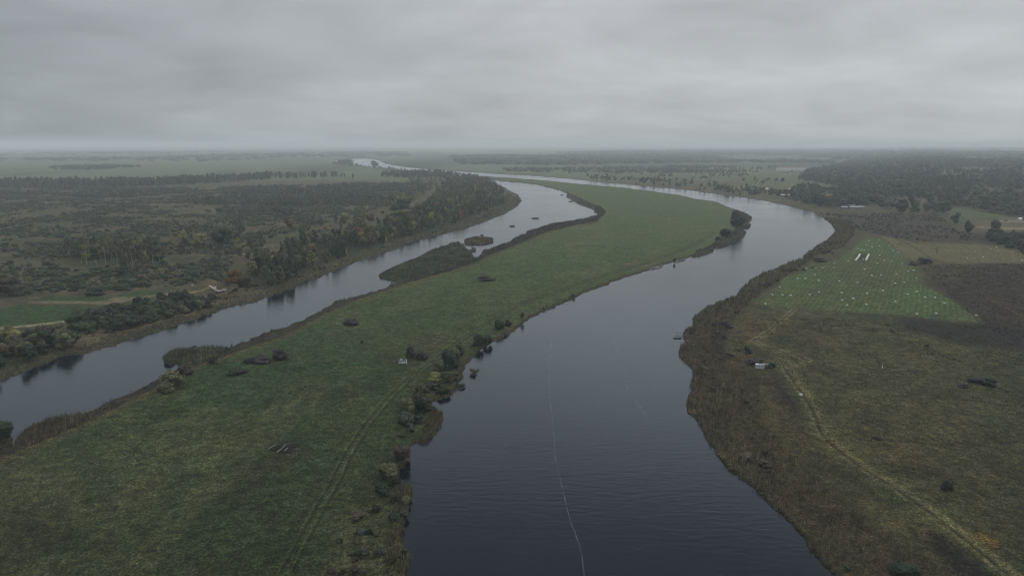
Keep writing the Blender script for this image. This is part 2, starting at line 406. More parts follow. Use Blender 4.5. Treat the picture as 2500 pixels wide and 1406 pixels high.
def mat_ground():
    m, nt, b = new_mat('ground_cover')
    at = node(nt, 'ShaderNodeAttribute', attribute_name='cover')
    geo = node(nt, 'ShaderNodeNewGeometry')
    pos = geo.outputs['Position']
    n_a = noise(nt, pos, 1.6, 3, .7); n_b = noise(nt, pos, .33, 4, .65, .3); n_c = noise(nt, pos, .06, 4, .6, .5)
    n_d = noise(nt, pos, 4.5, 2, .6)
    v = ramp(nt, n_a, [(.32, (.30,) * 3), (.50, (.90,) * 3), (.62, (1.7,) * 3), (.74, (2.8,) * 3)])
    v2 = ramp(nt, n_b, [(.32, (.50,) * 3), (.5, (1.0,) * 3), (.68, (1.6,) * 3)])
    v4 = ramp(nt, n_d, [(.30, (.55,) * 3), (.5, (1.0,) * 3), (.72, (1.5,) * 3)])
    v3 = ramp(nt, n_c, [(.30, (.78, .86, .80)), (.5, (1, 1, 1)), (.7, (1.22, 1.10, 1.0))])
    c = mixrgb(nt, 'MULTIPLY', 1, at.outputs['Color'], v)
    c = mixrgb(nt, 'MULTIPLY', 1, c, v2); c = mixrgb(nt, 'MULTIPLY', 1, c, v3); c = mixrgb(nt, 'MULTIPLY', .8, c, v4)
    # swaths left by the mower
    mw = node(nt, 'ShaderNodeAttribute', attribute_name='mown')
    p0 = np.array(ground_xy(1985, 750)); p1 = np.array(ground_xy(2112, 595)); d = p1 - p0; ang = math.atan2(d[1], d[0])
    mp = node(nt, 'ShaderNodeMapping'); mp.vector_type = 'TEXTURE'; mp.inputs['Rotation'].default_value = (0, 0, ang)
    nt.links.new(pos, mp.inputs['Vector'])
    w = node(nt, 'ShaderNodeTexWave', Scale=.105, Distortion=11.0, Detail=4.0); w.bands_direction = 'Y'
    w.inputs['Detail Scale'].default_value = .035
    nt.links.new(mp.outputs[0], w.inputs['Vector'])
    ws = ramp(nt, w.outputs['Fac'], [(.20, (.86, .92, .88)), (.6, (1, 1, 1)), (.9, (1.26, 1.18, 1.10))])
    c = mixrgb(nt, 'MIX', mw.outputs['Fac'], c, mixrgb(nt, 'MULTIPLY', 1, c, ws))
    nt.links.new(c, b.inputs['Base Color'])
    b.inputs['Roughness'].default_value = .95; b.inputs['Specular IOR Level'].default_value = .12
    bp = node(nt, 'ShaderNodeBump', Strength=1.0, Distance=.9)
    hs = mathn(nt, 'ADD', n_a, mathn(nt, 'MULTIPLY', n_b, 1.6))
    nt.links.new(hs, bp.inputs['Height']); nt.links.new(bp.outputs[0], b.inputs['Normal'])
    return m

def mat_water():
    m, nt, b = new_mat('river_water')
    geo = node(nt, 'ShaderNodeNewGeometry'); pos = geo.outputs['Position']
    mp = node(nt, 'ShaderNodeMapping'); mp.inputs['Scale'].default_value = (.30, 1.0, 1); mp.inputs['Rotation'].default_value = (0, 0, math.radians(5))
    nt.links.new(pos, mp.inputs['Vector'])
    rip = noise(nt, mp.outputs[0], .62, 4, .62); swell = noise(nt, pos, .012, 4, .6, 1.2)
    dist = node(nt, 'ShaderNodeCameraData')
    b.inputs['Base Color'].default_value = (.002, .006, .010, 1)
    b.inputs['IOR'].default_value = 1.333
    r = ramp(nt, swell, [(.38, (.05,) * 3), (.62, (.12,) * 3)])
    nt.links.new(r, b.inputs['Roughness'])
    bp = node(nt, 'ShaderNodeBump', Strength=.26, Distance=.34)
    nt.links.new(mathn(nt, 'MULTIPLY', rip, mathn(nt, 'MULTIPLY', swell, 1.8)), bp.inputs['Height']); nt.links.new(bp.outputs[0], b.inputs['Normal'])
    return m

def mat_foliage(name, per_object):
    m, nt, b = new_mat(name)
    sh = node(nt, 'ShaderNodeAttribute', attribute_name='tint')
    geo = node(nt, 'ShaderNodeNewGeometry')
    n = noise(nt, geo.outputs['Position'], .8, 2, .6)
    v = ramp(nt, n, [(.3, (.65,) * 3), (.7, (1.4,) * 3)])
    if per_object:
        oi = node(nt, 'ShaderNodeObjectInfo')
        c = mixrgb(nt, 'MULTIPLY', 1, oi.outputs['Color'], sh.outputs['Color'])
    else: c = sh.outputs['Color']
    c = mixrgb(nt, 'MULTIPLY', 1, c, v)
    nt.links.new(c, b.inputs['Base Color'])
    b.inputs['Roughness'].default_value = .8; b.inputs['Specular IOR Level'].default_value = .2
    return m

def mat_simple(name, col, rough=.8, var=.25, scale=2.0, spec=.3):
    m, nt, b = new_mat(name)
    geo = node(nt, 'ShaderNodeNewGeometry')
    n = noise(nt, geo.outputs['Position'], scale, 5, .65)
    v = ramp(nt, n, [(.3, tuple(c * (1 - var) for c in col)), (.7, tuple(c * (1 + var) for c in col))])
    nt.links.new(v, b.inputs['Base Color'])
    b.inputs['Roughness'].default_value = rough; b.inputs['Specular IOR Level'].default_value = spec
    return m

M_GROUND = mat_ground(); M_WATER = mat_water()
M_LEAF = mat_foliage('leaves', True); M_LEAF_S = mat_foliage('leaves_of_many', False)
M_REED = mat_foliage('reed_blades', False)
M_BARK = mat_simple('bark', (.055, .045, .036), .9); M_BIRCH = mat_simple('birch_bark', (.38, .37, .34), .7, .35, 1.2)
M_FILM = mat_simple('bale_film', (.42, .44, .36), .4, .12, 3, .5)
M_FILM_D = mat_simple('bale_face', (.34, .34, .28), .6, .25, 3)
M_WHITE = mat_simple('weathered_white_paint', (.40, .41, .40), .7, .3, 1.4)
M_WHITE2 = mat_simple('bright_white_sheet', (.80, .81, .80), .5, .06, 1.0)
M_ROOF = mat_simple('dark_roofing', (.05, .055, .06), .8, .35, 1.2); M_ROOF2 = mat_simple('grey_sheet_roof', (.20, .21, .22), .6, .3, 1.4)
M_WOOD = mat_simple('wet_wood', (.05, .042, .035), .85, .4, 2); M_PALEWOOD = mat_simple('pale_planks', (.42, .39, .33), .8, .2, 2)
M_DARK = mat_simple('dark_opening', (.015, .016, .018), .4, .2); M_LOG = mat_simple('grey_log', (.20, .19, .175), .85, .3, 2)
M_REDROOF = mat_simple('dull_red_roof', (.16, .10, .085), .8, .2, .5); M_PLASTER = mat_simple('pale_plaster', (.62, .60, .55), .8, .1, .3)
M_FOAM = mat_simple('river_foam', (.17, .19, .20), .7, .15, 2)

# ------------------------------------------------------------------ ground and water
nr, nc = GX.shape
V = np.stack([WX, WY, HT], -1).reshape(-1, 3)
idx = np.arange(nr * nc).reshape(nr, nc)
Fq = np.stack([idx[:-1, :-1], idx[:-1, 1:], idx[1:, 1:], idx[1:, :-1]], -1).reshape(-1, 4)[:, ::-1]
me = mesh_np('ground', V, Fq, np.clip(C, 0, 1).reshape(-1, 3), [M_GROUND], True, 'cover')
a = me.attributes.new('mown', 'FLOAT', 'POINT'); a.data.foreach_set('value', mown.astype(np.float32).ravel())
g = tag(obj('ground', me), kind='structure')
W = 60000
wv = [(-W, -3000, 0), (W, -3000, 0), (W, W - 1000, 0), (-W, W - 1000, 0)]
tag(obj('water', mesh_np('water', wv, [(0, 1, 2, 3)], None, [M_WATER])), kind='structure')

# ------------------------------------------------------------------ plant shapes
def ico(sub):
    t = (1 + 5 ** .5) / 2
    v = [(-1,t,0),(1,t,0),(-1,-t,0),(1,-t,0),(0,-1,t),(0,1,t),(0,-1,-t),(0,1,-t),(t,0,-1),(t,0,1),(-t,0,-1),(-t,0,1)]
    f = [(0,11,5),(0,5,1),(0,1,7),(0,7,10),(0,10,11),(1,5,9),(5,11,4),(11,10,2),(10,7,6),(7,1,8),(3,9,4),(3,4,2),(3,2,6),(3,6,8),(3,8,9),(4,9,5),(2,4,11),(6,2,10),(8,6,7),(9,8,1)]
    v = [np.array(p) / math.sqrt(1 + t * t) for p in v]
    for _ in range(sub):
        cache = {}; nf = []
        def mid(a, b):
            k = (min(a, b), max(a, b))
            if k not in cache:
                p = v[a] + v[b]; v.append(p / np.linalg.norm(p)); cache[k] = len(v) - 1
            return cache[k]
        for a, b, c in f:
            x, y, z = mid(a, b), mid(b, c), mid(c, a)
            nf += [(a, x, z), (b, y, x), (c, z, y), (x, y, z)]
        f = nf
    return np.array(v), np.array(f)
ICO0, ICO1 = ico(0), ico(1)

def crown(seed, shape, lobes, leaves, leaf, sub=0, gap=.15):
    """unit crown: height 1 from z=0, half-width about .5; rounded clumps wrapped in loose leaf faces"""
    r = np.random.default_rng(seed)
    Vs, Fs, Ts = [], [], []; n = 0
    base_v, base_f = (ICO0, ICO1)[sub]
    cen = []
    for k in range(lobes):
        if shape == 'round':
            z = r.uniform(.18, .86); rad = math.sqrt(max(.02, 1 - ((z - .5) / .5) ** 2)) * .33
            s = r.uniform(.15, .25)
        elif shape == 'tall':
            z = r.uniform(.14, .92); rad = (.30 * (1 - abs(z - .42) ** 1.3 * 1.5)); rad = max(rad, .03); s = r.uniform(.09, .16) * (1.25 - .6 * z)
        elif shape == 'mound':
            z = r.uniform(.10, .62); rad = .42 * math.sqrt(max(.05, 1 - (z / .8) ** 2)); s = r.uniform(.16, .27)
        else:
            z = r.uniform(.1, .9); rad = .25; s = .12
        a = r.uniform(0, 2 * math.pi); q = math.sqrt(r.uniform(.05, 1))
        c = np.array([math.cos(a) * rad * q, math.sin(a) * rad * q, z])
        cen.append((c, s))
        jit = 1 + r.normal(0, .16, (len(base_v), 1))
        vv = base_v * jit * s * np.array([1, 1, .82]) * .86 + c
        vv[:, 2] = np.clip(vv[:, 2], 0, 1.05)
        Vs.append(vv); Fs.append(base_f + n); n += len(vv)
        Ts.append(np.full(len(vv), r.uniform(.6, 1.1)))
    if leaves:
        k = r.integers(0, lobes, leaves)
        cc = np.array([c for c, s in cen])[k]; ss = np.array([s for c, s in cen])[k]
        d = r.normal(0, 1, (leaves, 3)); d[:, 2] = d[:, 2] * .8 + .15; d /= np.linalg.norm(d, axis=1)[:, None]
        p = cc + d * (ss * r.uniform(.8, 1.22, leaves))[:, None]
        p[:, 2] = np.clip(p[:, 2], .0, 1.08)
        u = r.normal(0, 1, (leaves, 3)); u -= (u * d).sum(1)[:, None] * d * .6; u /= np.linalg.norm(u, axis=1)[:, None]
        w = np.cross(d, u) + r.normal(0, .25, (leaves, 3))
        L = leaf * r.uniform(.6, 1.4, leaves)[:, None]
        tri = np.stack([p - u * L * .5, p + u * L * .5, p + w * L * .9], 1).reshape(-1, 3)
        Vs.append(tri); Fs.append(np.arange(leaves * 3).reshape(-1, 3) + n)
        Ts.append(np.repeat(r.uniform(.6, 1.5, leaves), 3))
    V = np.concatenate(Vs); Fc = np.concatenate(Fs); T = np.concatenate(Ts)
    return V, Fc, T

def trunk_mesh(name, seed, mat, hfrac=.55, rad=.022, limbs=4):
    """tapered trunk with limbs in a tree of unit height"""
    r = random.Random(seed); V = []; Fc = []
    def tube(pts, rads, k=6):
        b = len(V)
        for p, q in zip(pts, rads):
            for i in range(k):
                a = 2 * math.pi * i / k
                V.append((p[0] + math.cos(a) * q, p[1] + math.sin(a) * q, p[2]))
        for j in range(len(pts) - 1):
            for i in range(k):
                Fc.append((b + j * k + i, b + j * k + (i + 1) % k, b + (j + 1) * k + (i + 1) % k, b + (j + 1) * k + i))
    x = r.uniform(-.02, .02); y = r.uniform(-.02, .02)
    tube([(0, 0, -.02), (x * .3, y * .3, hfrac * .4), (x, y, hfrac), (x * 2, y * 2, .86)], [rad * 1.3, rad, rad * .7, rad * .2])
    for k in range(limbs):
        a = r.uniform(0, 6.28); z = r.uniform(.25, hfrac)
        l = r.uniform(.14, .26)
        tube([(x * z, y * z, z), (math.cos(a) * l * .5, math.sin(a) * l * .5, z + l * .45), (math.cos(a) * l, math.sin(a) * l, z + l)], [rad * .6, rad * .4, rad * .12], 5)
    return mesh_np(name, V, Fc, None, [mat])

def proto_mesh(nm, seed, shape, lobes, leaves, leaf, sub, zlift):
    V, Fc, T = crown(seed, shape, lobes, leaves, leaf, sub)
    V = V.copy(); V[:, 2] = zlift + V[:, 2] * (1 - zlift)
    return mesh_np(nm, V, Fc, np.repeat(T[:, None], 3, 1), [M_LEAF])

HI = {'tree': [proto_mesh('crown', 100 + i, 'round', 16, 1500, .055, 1, .10) for i in range(4)],
      'tall': [proto_mesh('crown', 120 + i, 'tall', 20, 1400, .045, 1, .10) for i in range(4)],
      'shrub': [proto_mesh('shrub', 140 + i, 'mound', 13, 1500, .075, 1, 0) for i in range(4)]}
HI['birch_tree'] = [proto_mesh('crown', 160 + i, 'tall', 11, 1100, .042, 0, .22) for i in range(4)]
TRUNK = {'tree': trunk_mesh('trunk', 1, M_BARK), 'tall': trunk_mesh('trunk', 2, M_BARK), 'birch_tree': trunk_mesh('trunk', 3, M_BIRCH, .6, .008)}
LO = {}
for kind, shape, lift in (('tree', 'round', .06), ('tall', 'tall', .06), ('shrub', 'mound', 0), ('birch_tree', 'tall', .15)):
    LO[kind] = []
    for q, (lb, lv, lf, sb) in enumerate(((10, 320, .10, 0), (7, 110, .15, 0), (5, 24, .22, 0))):
        fam = []
        for i in range(5):
            Vv, Fc, T = crown(300 + i + 10 * q, shape, lb, lv, lf, sb)
            Vv = Vv.copy(); Vv[:, 2] = lift + Vv[:, 2] * (1 - lift)
            fam.append((Vv, Fc, T))
        LO[kind].append(fam)

PAL = {'dark green': (.026, .037, .021), 'green': (.044, .060, .028), 'olive': (.078, .078, .036), 'grey-green': (.062, .070, .052),
       'yellow-green': (.150, .145, .046), 'yellow': (.150, .130, .036), 'orange': (.230, .115, .036), 'brown': (.066, .050, .036),
       'russet': (.120, .058, .034), 'purple-brown': (.056, .047, .043)}

def poly_area(poly):
    p = [ground_xy(*q) for q in poly]
    return abs(sum(float(p[i][0] * p[(i + 1) % len(p)][1] - p[(i + 1) % len(p)][0] * p[i][1]) for i in range(len(p)))) / 2

def scatter(poly, per_m2, clump=None, seed=0, minsd=2.0, cap=60000, gap=0):
    """random places on the ground inside a traced outline"""
    r = np.random.default_rng(seed + 900)
    xs = [q[0] for q in poly]; ys = [q[1] for q in poly]
    x0, x1, y0, y1 = max(min(xs), -140), min(max(xs), 2640), min(ys), min(max(ys), 1480)
    va, vb = y0 - Y0, y1 - Y0
    box = [(x0, y0), (x1, y0), (x1, y1), (x0, y1)]
    n = int(min(cap, poly_area(box) * per_m2))
    u = r.uniform(va ** -2, vb ** -2, n) if va ** -2 < vb ** -2 else r.uniform(vb ** -2, va ** -2, n)
    py = Y0 + u ** -.5; px0 = r.uniform(0, 1, n)
    # the box narrows with distance on the ground only, so spread evenly across it
    px = x0 + px0 * (x1 - x0)
    m = inside(px, py, poly) & (lookup(SD, px, py) > minsd * np.clip((py - Y0) / 350, .15, 1.3))
    x, y = ground_xy(px, py)
    if clump:
        size, lo, hi, sd2 = clump
        f = sstep(lo, hi, fbm(x, y, size, sd2, 4)); m &= r.uniform(0, 1, n) < f
    px, py, x, y = px[m], py[m], x[m], y[m]
    if gap:
        seen = set(); keep = []
        for i in range(len(x)):
            k = (int(x[i] // gap), int(y[i] // gap))
            if k in seen: continue
            seen.add(k); keep.append(i)
        px, py, x, y = px[keep], py[keep], x[keep], y[keep]
    return px, py, x, y

PL = []   # every plant: dict(kind, px, py, x, y, z, h, w, col, region)
def add_plants(region, poly, kind, per_m2, hr, wr, pal, clump=None, seed=0, gap=0, minsd=2.0, cap=60000):
    px, py, x, y = scatter(poly, per_m2, clump, seed, minsd, cap, gap)
    r = np.random.default_rng(seed + 77)
    names = [p[0] for p in pal]; wts = np.array([p[1] for p in pal], float); wts /= wts.sum()
    z = lookup(HT, px, py)
    ch = r.choice(len(names), len(px), p=wts)
    # neighbours of one stand share a colour now and then
    f = fbm(x, y, 30, seed + 5); ch = np.where(f > .62, ch[0] if len(ch) else 0, ch)
    hh = r.uniform(hr[0], hr[1], len(px)) * (0.75 + .5 * fbm(x, y, 25, seed + 9))
    ww = hh * r.uniform(wr[0], wr[1], len(px))
    kinds = r.choice(list(kind), len(px)) if isinstance(kind, (tuple, list)) else [kind] * len(px)
    for i in range(len(px)):
        PL.append(dict(kind=str(kinds[i]), px=float(px[i]), py=float(py[i]), x=float(x[i]), y=float(y[i]), z=float(z[i]), h=float(hh[i]), w=float(ww[i]), col=names[ch[i]], region=region))

def one(kind, px, py, hpx, wpx, col, label, region='hand'):
    x, y = ground_xy(px, py); d = float(depth_at(px, py)) / F
    sd_ = float(lookup(SD, px, py)); z = max(-.1, float(lookup(HT, px, py)))
    PL.append(dict(kind=kind, px=px, py=py, x=float(x), y=float(y), z=z, h=hpx * d * 1.03, w=wpx * d, col=col, region=region, label=label))

G3 = [('dark green', 4), ('green', 4), ('olive', 2), ('grey-green', 1)]
AUT = [('dark green', 4), ('green', 5), ('olive', 5), ('yellow-green', 3.0), ('brown', 2.5), ('russet', .45), ('yellow', .35), ('grey-green', 1.5)]
add_plants('left riverside wood', wood_l, ('tree', 'tall', 'tall', 'tree'), 1 / 50, (6, 16), (.40, .75), AUT, (26, .26, .42, 3), 1, gap=5)
add_plants('left riverside wood', [(600,640),(700,600),(800,575),(900,545),(1000,500),(1050,470),(1100,440),(1000,440),(980,470),(900,520),(780,550),(620,600)], ('tree', 'tall', 'shrub'), 1 / 160, (6, 13), (.6, 1.0), AUT, (34, .42, .54, 3), 41, gap=7)
add_plants('treeline beyond the scrubland', [(-130,450),(130,449),(270,447),(410,444),(560,438),(660,431),(660,440),(560,448),(420,455),(300,460),(130,463),(-130,464)], ('tall', 'tree'), 1 / 110, (12, 19), (.35, .6), G3, (90, .30, .42, 4), 2, gap=7)
add_plants('open tree row before the far meadow', [(650,431),(700,432),(760,431),(860,434),(862,439),(700,438),(650,437)], ('tall', 'tree'), 1 / 330, (13, 20), (.35, .6), G3, (60, .36, .44, 5), 3, gap=11)
add_plants('birch grove', [(165,632),(215,622),(300,618),(388,628),(402,655),(330,664),(255,650),(180,648)], ('birch_tree', 'birch_tree', 'birch_tree', 'tall'), 1 / 48, (13, 19), (.38, .55), [('olive', 5), ('yellow-green', 3.5), ('brown', 1.5), ('dark green', .7)], None, 4, gap=6.5)
add_plants('low wood within the scrubland', [(430,492),(520,478),(640,460),(880,452),(1020,452),(1010,478),(900,508),(700,528),(600,524),(500,520)], ('tree', 'shrub'), 1 / 75, (5, 10), (.8, 1.3), G3, (120, .40, .50, 14), 5, gap=6)
add_plants('scrubland', [(-140,466),(500,458),(900,449),(1050,446),(1000,490),(800,545),(600,600),(560,640),(560,700),(430,705),(300,712),(100,720),(-140,750)], 'shrub', 1 / 26, (1.1, 4.2), (1.1, 2.2), [('dark green', 3), ('green', 4), ('olive', 4), ('grey-green', 4), ('brown', 2), ('yellow-green', .35)], (48, .36, .56, 17), 6, gap=2.8)
add_plants('scrubland', [(-140,460),(280,462),(420,462),(500,462),(420,478),(250,490),(100,478),(-140,480)], ('shrub', 'tree'), 1 / 90, (4, 8), (.9, 1.4), G3, (120, .38, .52, 18), 26, gap=6)
add_plants('scrubland', [(440,560),(620,560),(600,640),(500,640),(430,620)], ('tree', 'tree', 'tall'), 1 / 500, (6, 13), (.6, .95), AUT, (40, .42, .56, 19), 27, gap=7)
add_plants('thicket below the green fields', [(165,802),(200,778),(290,760),(380,742),(452,726),(520,735),(505,755),(400,785),(250,822),(185,828)], ('shrub', 'tree'), 1 / 20, (3.5, 7), (.8, 1.25), [('dark green', 6), ('purple-brown', 3), ('green', 2), ('olive', 1.5)], None, 7, gap=3.6)
add_plants('lower left riverside thicket', [(-140,838),(60,832),(130,820),(185,842),(172,858),(100,880),(40,902),(-140,950)], ('tree', 'shrub', 'tree'), 1 / 24, (4.5, 9), (.8, 1.2), [('dark green', 4), ('olive', 3), ('brown', 2), ('yellow-green', .6)], None, 8, gap=4)
add_plants('bushes on the left bank', [(180,830),(260,820),(420,780),(560,735),(700,695),(725,690),(640,700),(560,705),(500,725),(460,740),(380,790),(250,825)], 'shrub', 1 / 60, (1.4, 3.2), (1.1, 1.8), [('olive', 3), ('brown', 4), ('dark green', 3)], (30, .35, .55, 20), 9, gap=3)
add_plants('bushes on the left bank', [(560,700),(720,680),(900,612),(1000,580),(1100,556),(1200,520),(1200,530),(1100,566),(1000,590),(900,622),(740,686)], 'shrub', 1 / 60, (1.4, 3.0), (1.1, 1.8), [('olive', 3), ('brown', 3), ('dark green', 3)], (30, .38, .55, 20), 29, gap=3)
add_plants('trees along the far bank', [(1436,436),(1520,436),(1640,446),(1760,455),(1900,468),(1990,480),(1990,512),(1900,492),(1760,472),(1636,458),(1508,447),(1436,441)], ('tree', 'tree', 'shrub', 'tall'), 1 / 210, (5, 13), (.6, 1.05), G3, (60, .42, .56, 22), 10, gap=7)
add_plants('meadow behind the far bank', [(1380,416),(1700,414),(1960,424),(2000,470),(1850,462),(1640,447),(1440,434)], ('tree', 'shrub'), 1 / 700, (4, 11), (.8, 1.3), G3, (90, .46, .62, 23), 11, gap=8)
add_plants('low tree strip behind the far bank', [(1230,420),(1400,423),(1700,424),(1950,420),(1990,412),(1700,407),(1400,411),(1230,413)], ('tree', 'shrub'), 1 / 420, (6, 11), (.9, 1.5), G3, (200, .40, .52, 24), 12, gap=10)
FOREST = [(1925,486),(1955,466),(2050,458),(1995,448),(1950,440),(1980,418),(2080,402),(2250,397),(2450,402),(2640,408),(2640,548),(2500,534),(2400,519),(2318,506),(2320,520),(2290,530),(2200,522),(2080,512),(1990,506)]
add_plants('forest on the right', FOREST, ('tree', 'tree', 'tall'), 1 / 130, (8, 19), (.75, 1.15), [('dark green', 6), ('green', 4), ('olive', 3), ('grey-green', 2), ('brown', 1), ('yellow-green', .5)], (170, .415, .47, 30), 13, gap=9)
add_plants('brown marsh on the right', [(1990,518),(2290,528),(2330,560),(2420,590),(2240,592),(2140,572),(2060,556)], 'shrub', 1 / 36, (.9, 3.2), (1.0, 1.7), [('dark green', 3), ('brown', 4), ('olive', 2), ('purple-brown', 3)], (45, .40, .56, 32), 14, gap=4)
add_plants('dark copse by the ochre field', [(2405,590),(2425,570),(2520,575),(2560,640),(2500,622),(2450,606)], ('tree', 'shrub'), 1 / 55, (5, 9), (.85, 1.2), [('dark green', 5), ('purple-brown', 2)], None, 15, gap=5)
add_plants('rough grass on the right bank', [(2100,800),(2560,850),(2560,1100),(2420,1050),(2300,950),(2150,880)], 'shrub', 1 / 300, (.7, 1.7), (1.2, 2.2), [('purple-brown', 3), ('dark green', 2), ('olive', 3)], (30, .5, .62, 34), 16, gap=4)
add_plants('right bank reed belt', [(1700,880),(1770,860),(1860,930),(1850,1010),(1990,1180),(2200,1330),(2330,1410),(2060,1404),(1900,1240),(1740,1080),(1690,1010)], 'shrub', 1 / 130, (1.3, 2.6), (1.1, 1.9), [('brown', 4), ('olive', 4), ('dark green', 2)], (22, .46, .60, 35), 17, gap=3.5)
add_plants('right bank reed belt', [(1700,870),(1665,860),(1672,835),(1700,800),(1720,765),(1800,735),(1900,670),(1975,640),(1985,610),(2050,590),(2030,640),(1880,705),(1790,780),(1770,870)], 'shrub', 1 / 60, (1.5, 3.4), (1.1, 1.8), [('brown', 4), ('purple-brown', 3), ('dark green', 3)], (30, .42, .58, 36), 18, gap=4)
add_plants('willows below the island meadow', [(770,1420),(800,1345),(850,1300),(900,1240),(960,1195),(1000,1195),(998,1250),(985,1300),(992,1350),(1000,1400),(995,1440)], 'shrub', 1 / 14, (1.0, 2.3), (1.0, 1.7), [('olive', 4), ('brown', 3), ('dark green', 3), ('grey-green', 1)], (10, .36, .52, 37), 19, gap=1.6)
add_plants('island shore facing the wide channel', [(950,1180),(970,1140),(990,1080),(1060,1080),(1060,990),(1000,970),(1060,940),(1120,900),(1160,850),(1240,810),(1250,800),(1150,840),(1080,880),(1050,930),(980,980),(970,1080),(930,1160)], 'shrub', 1 / 30, (1.0, 2.4), (1.0, 1.7), [('olive', 4), ('brown', 3), ('dark green', 3), ('yellow-green', .6)], (14, .42, .56, 38), 20, gap=2)
add_plants('island shore facing the wide channel', [(1120,905),(1150,866),(1200,832),(1266,796),(1320,758),(1366,740),(1420,714),(1420,722),(1366,748),(1320,767),(1266,803),(1210,838),(1160,868),(1135,895)], 'shrub', 1 / 16, (.8, 2.8), (1.0, 1.6), [('olive', 4), ('brown', 4), ('dark green', 4), ('yellow-green', .6)], (12, .40, .55, 39), 43, gap=1.8, minsd=.5)
add_plants('island shore facing the wide channel', [(1040,930),(1120,895),(1140,905),(1120,950),(1060,985),(1060,1060),(1010,1085),(985,1150),(960,1180),(955,1120),(985,1060),(1010,1000)], 'shrub', 1 / 18, (.8, 2.4), (1.0, 1.6), [('olive', 4), ('brown', 3), ('dark green', 4), ('yellow-green', .6)], (12, .40, .55, 40), 44, gap=1.8, minsd=.5)
add_plants('reed spit', [(940,675),(1022,636),(1086,608),(1125,600),(1150,628),(1165,640),(1060,672),(980,690)], 'shrub', 1 / 30, (.9, 2.0), (1.2, 2.0), [('olive', 4), ('grey-green', 2), ('dark green', 2)], (9, .40, .56, 45), 45, gap=2.5)
add_plants('island shore facing the wide channel', [(1690,626),(1745,604),(1800,575),(1830,545),(1800,520),(1800,560),(1760,590),(1700,615)], 'shrub', 1 / 45, (1.4, 3), (1.1, 1.7), [('brown', 4), ('dark green', 3), ('olive', 2)], None, 21, gap=3)
add_plants('grassy top of the meadow island', [(620,900),(760,900),(800,960),(900,1000),(880,1060),(700,1060),(640,980)], 'shrub', 1 / 600, (.35, .8), (1.5, 2.6), [('dark green', 3), ('grey-green', 3)], None, 22, gap=4)
# far woods: single crowns, each far away
add_plants('far woods', [(1220,409),(1500,402),(1800,398),(2100,400),(2300,396),(2640,398),(2640,378),(2000,374),(1500,372),(1100,384),(1120,404)], 'tree', 1 / 2400, (13, 19), (2.2, 4.0), G3, (700, .36, .48, 41), 31, cap=26000)
add_plants('far woods', [(1350,376),(1700,373),(2640,378),(2640,366),(1900,367),(1500,370)], 'tree', 1 / 34000, (14, 20), (5, 9), G3, (1800, .34, .48, 42), 32, cap=9000)
add_plants('far woods', [(-140,372),(1000,372),(1000,382),(700,386),(520,396),(-140,398)], 'tree', 1 / 14000, (10, 14), (4, 7), G3, (1500, .47, .58, 43), 33, cap=12000)
add_plants('far woods', [(118,410),(190,407),(270,406),(340,409),(250,415),(130,417)], 'tree', 1 / 700, (9, 13), (1.2, 2.2), G3, None, 34)
add_plants('far woods', [(812,398),(850,392),(870,400),(985,412),(1080,421),(1060,424),(960,415),(870,407),(815,403)], ('tree', 'shrub'), 1 / 900, (6, 12), (.9, 1.6), G3, None, 35)
add_plants('far woods', [(940,425),(1060,420),(1130,430),(1080,440),(1000,436),(930,434)], ('tree', 'tall'), 1 / 260, (10, 16), (.6, .9), G3, (100, .35, .45, 44), 36, gap=8)

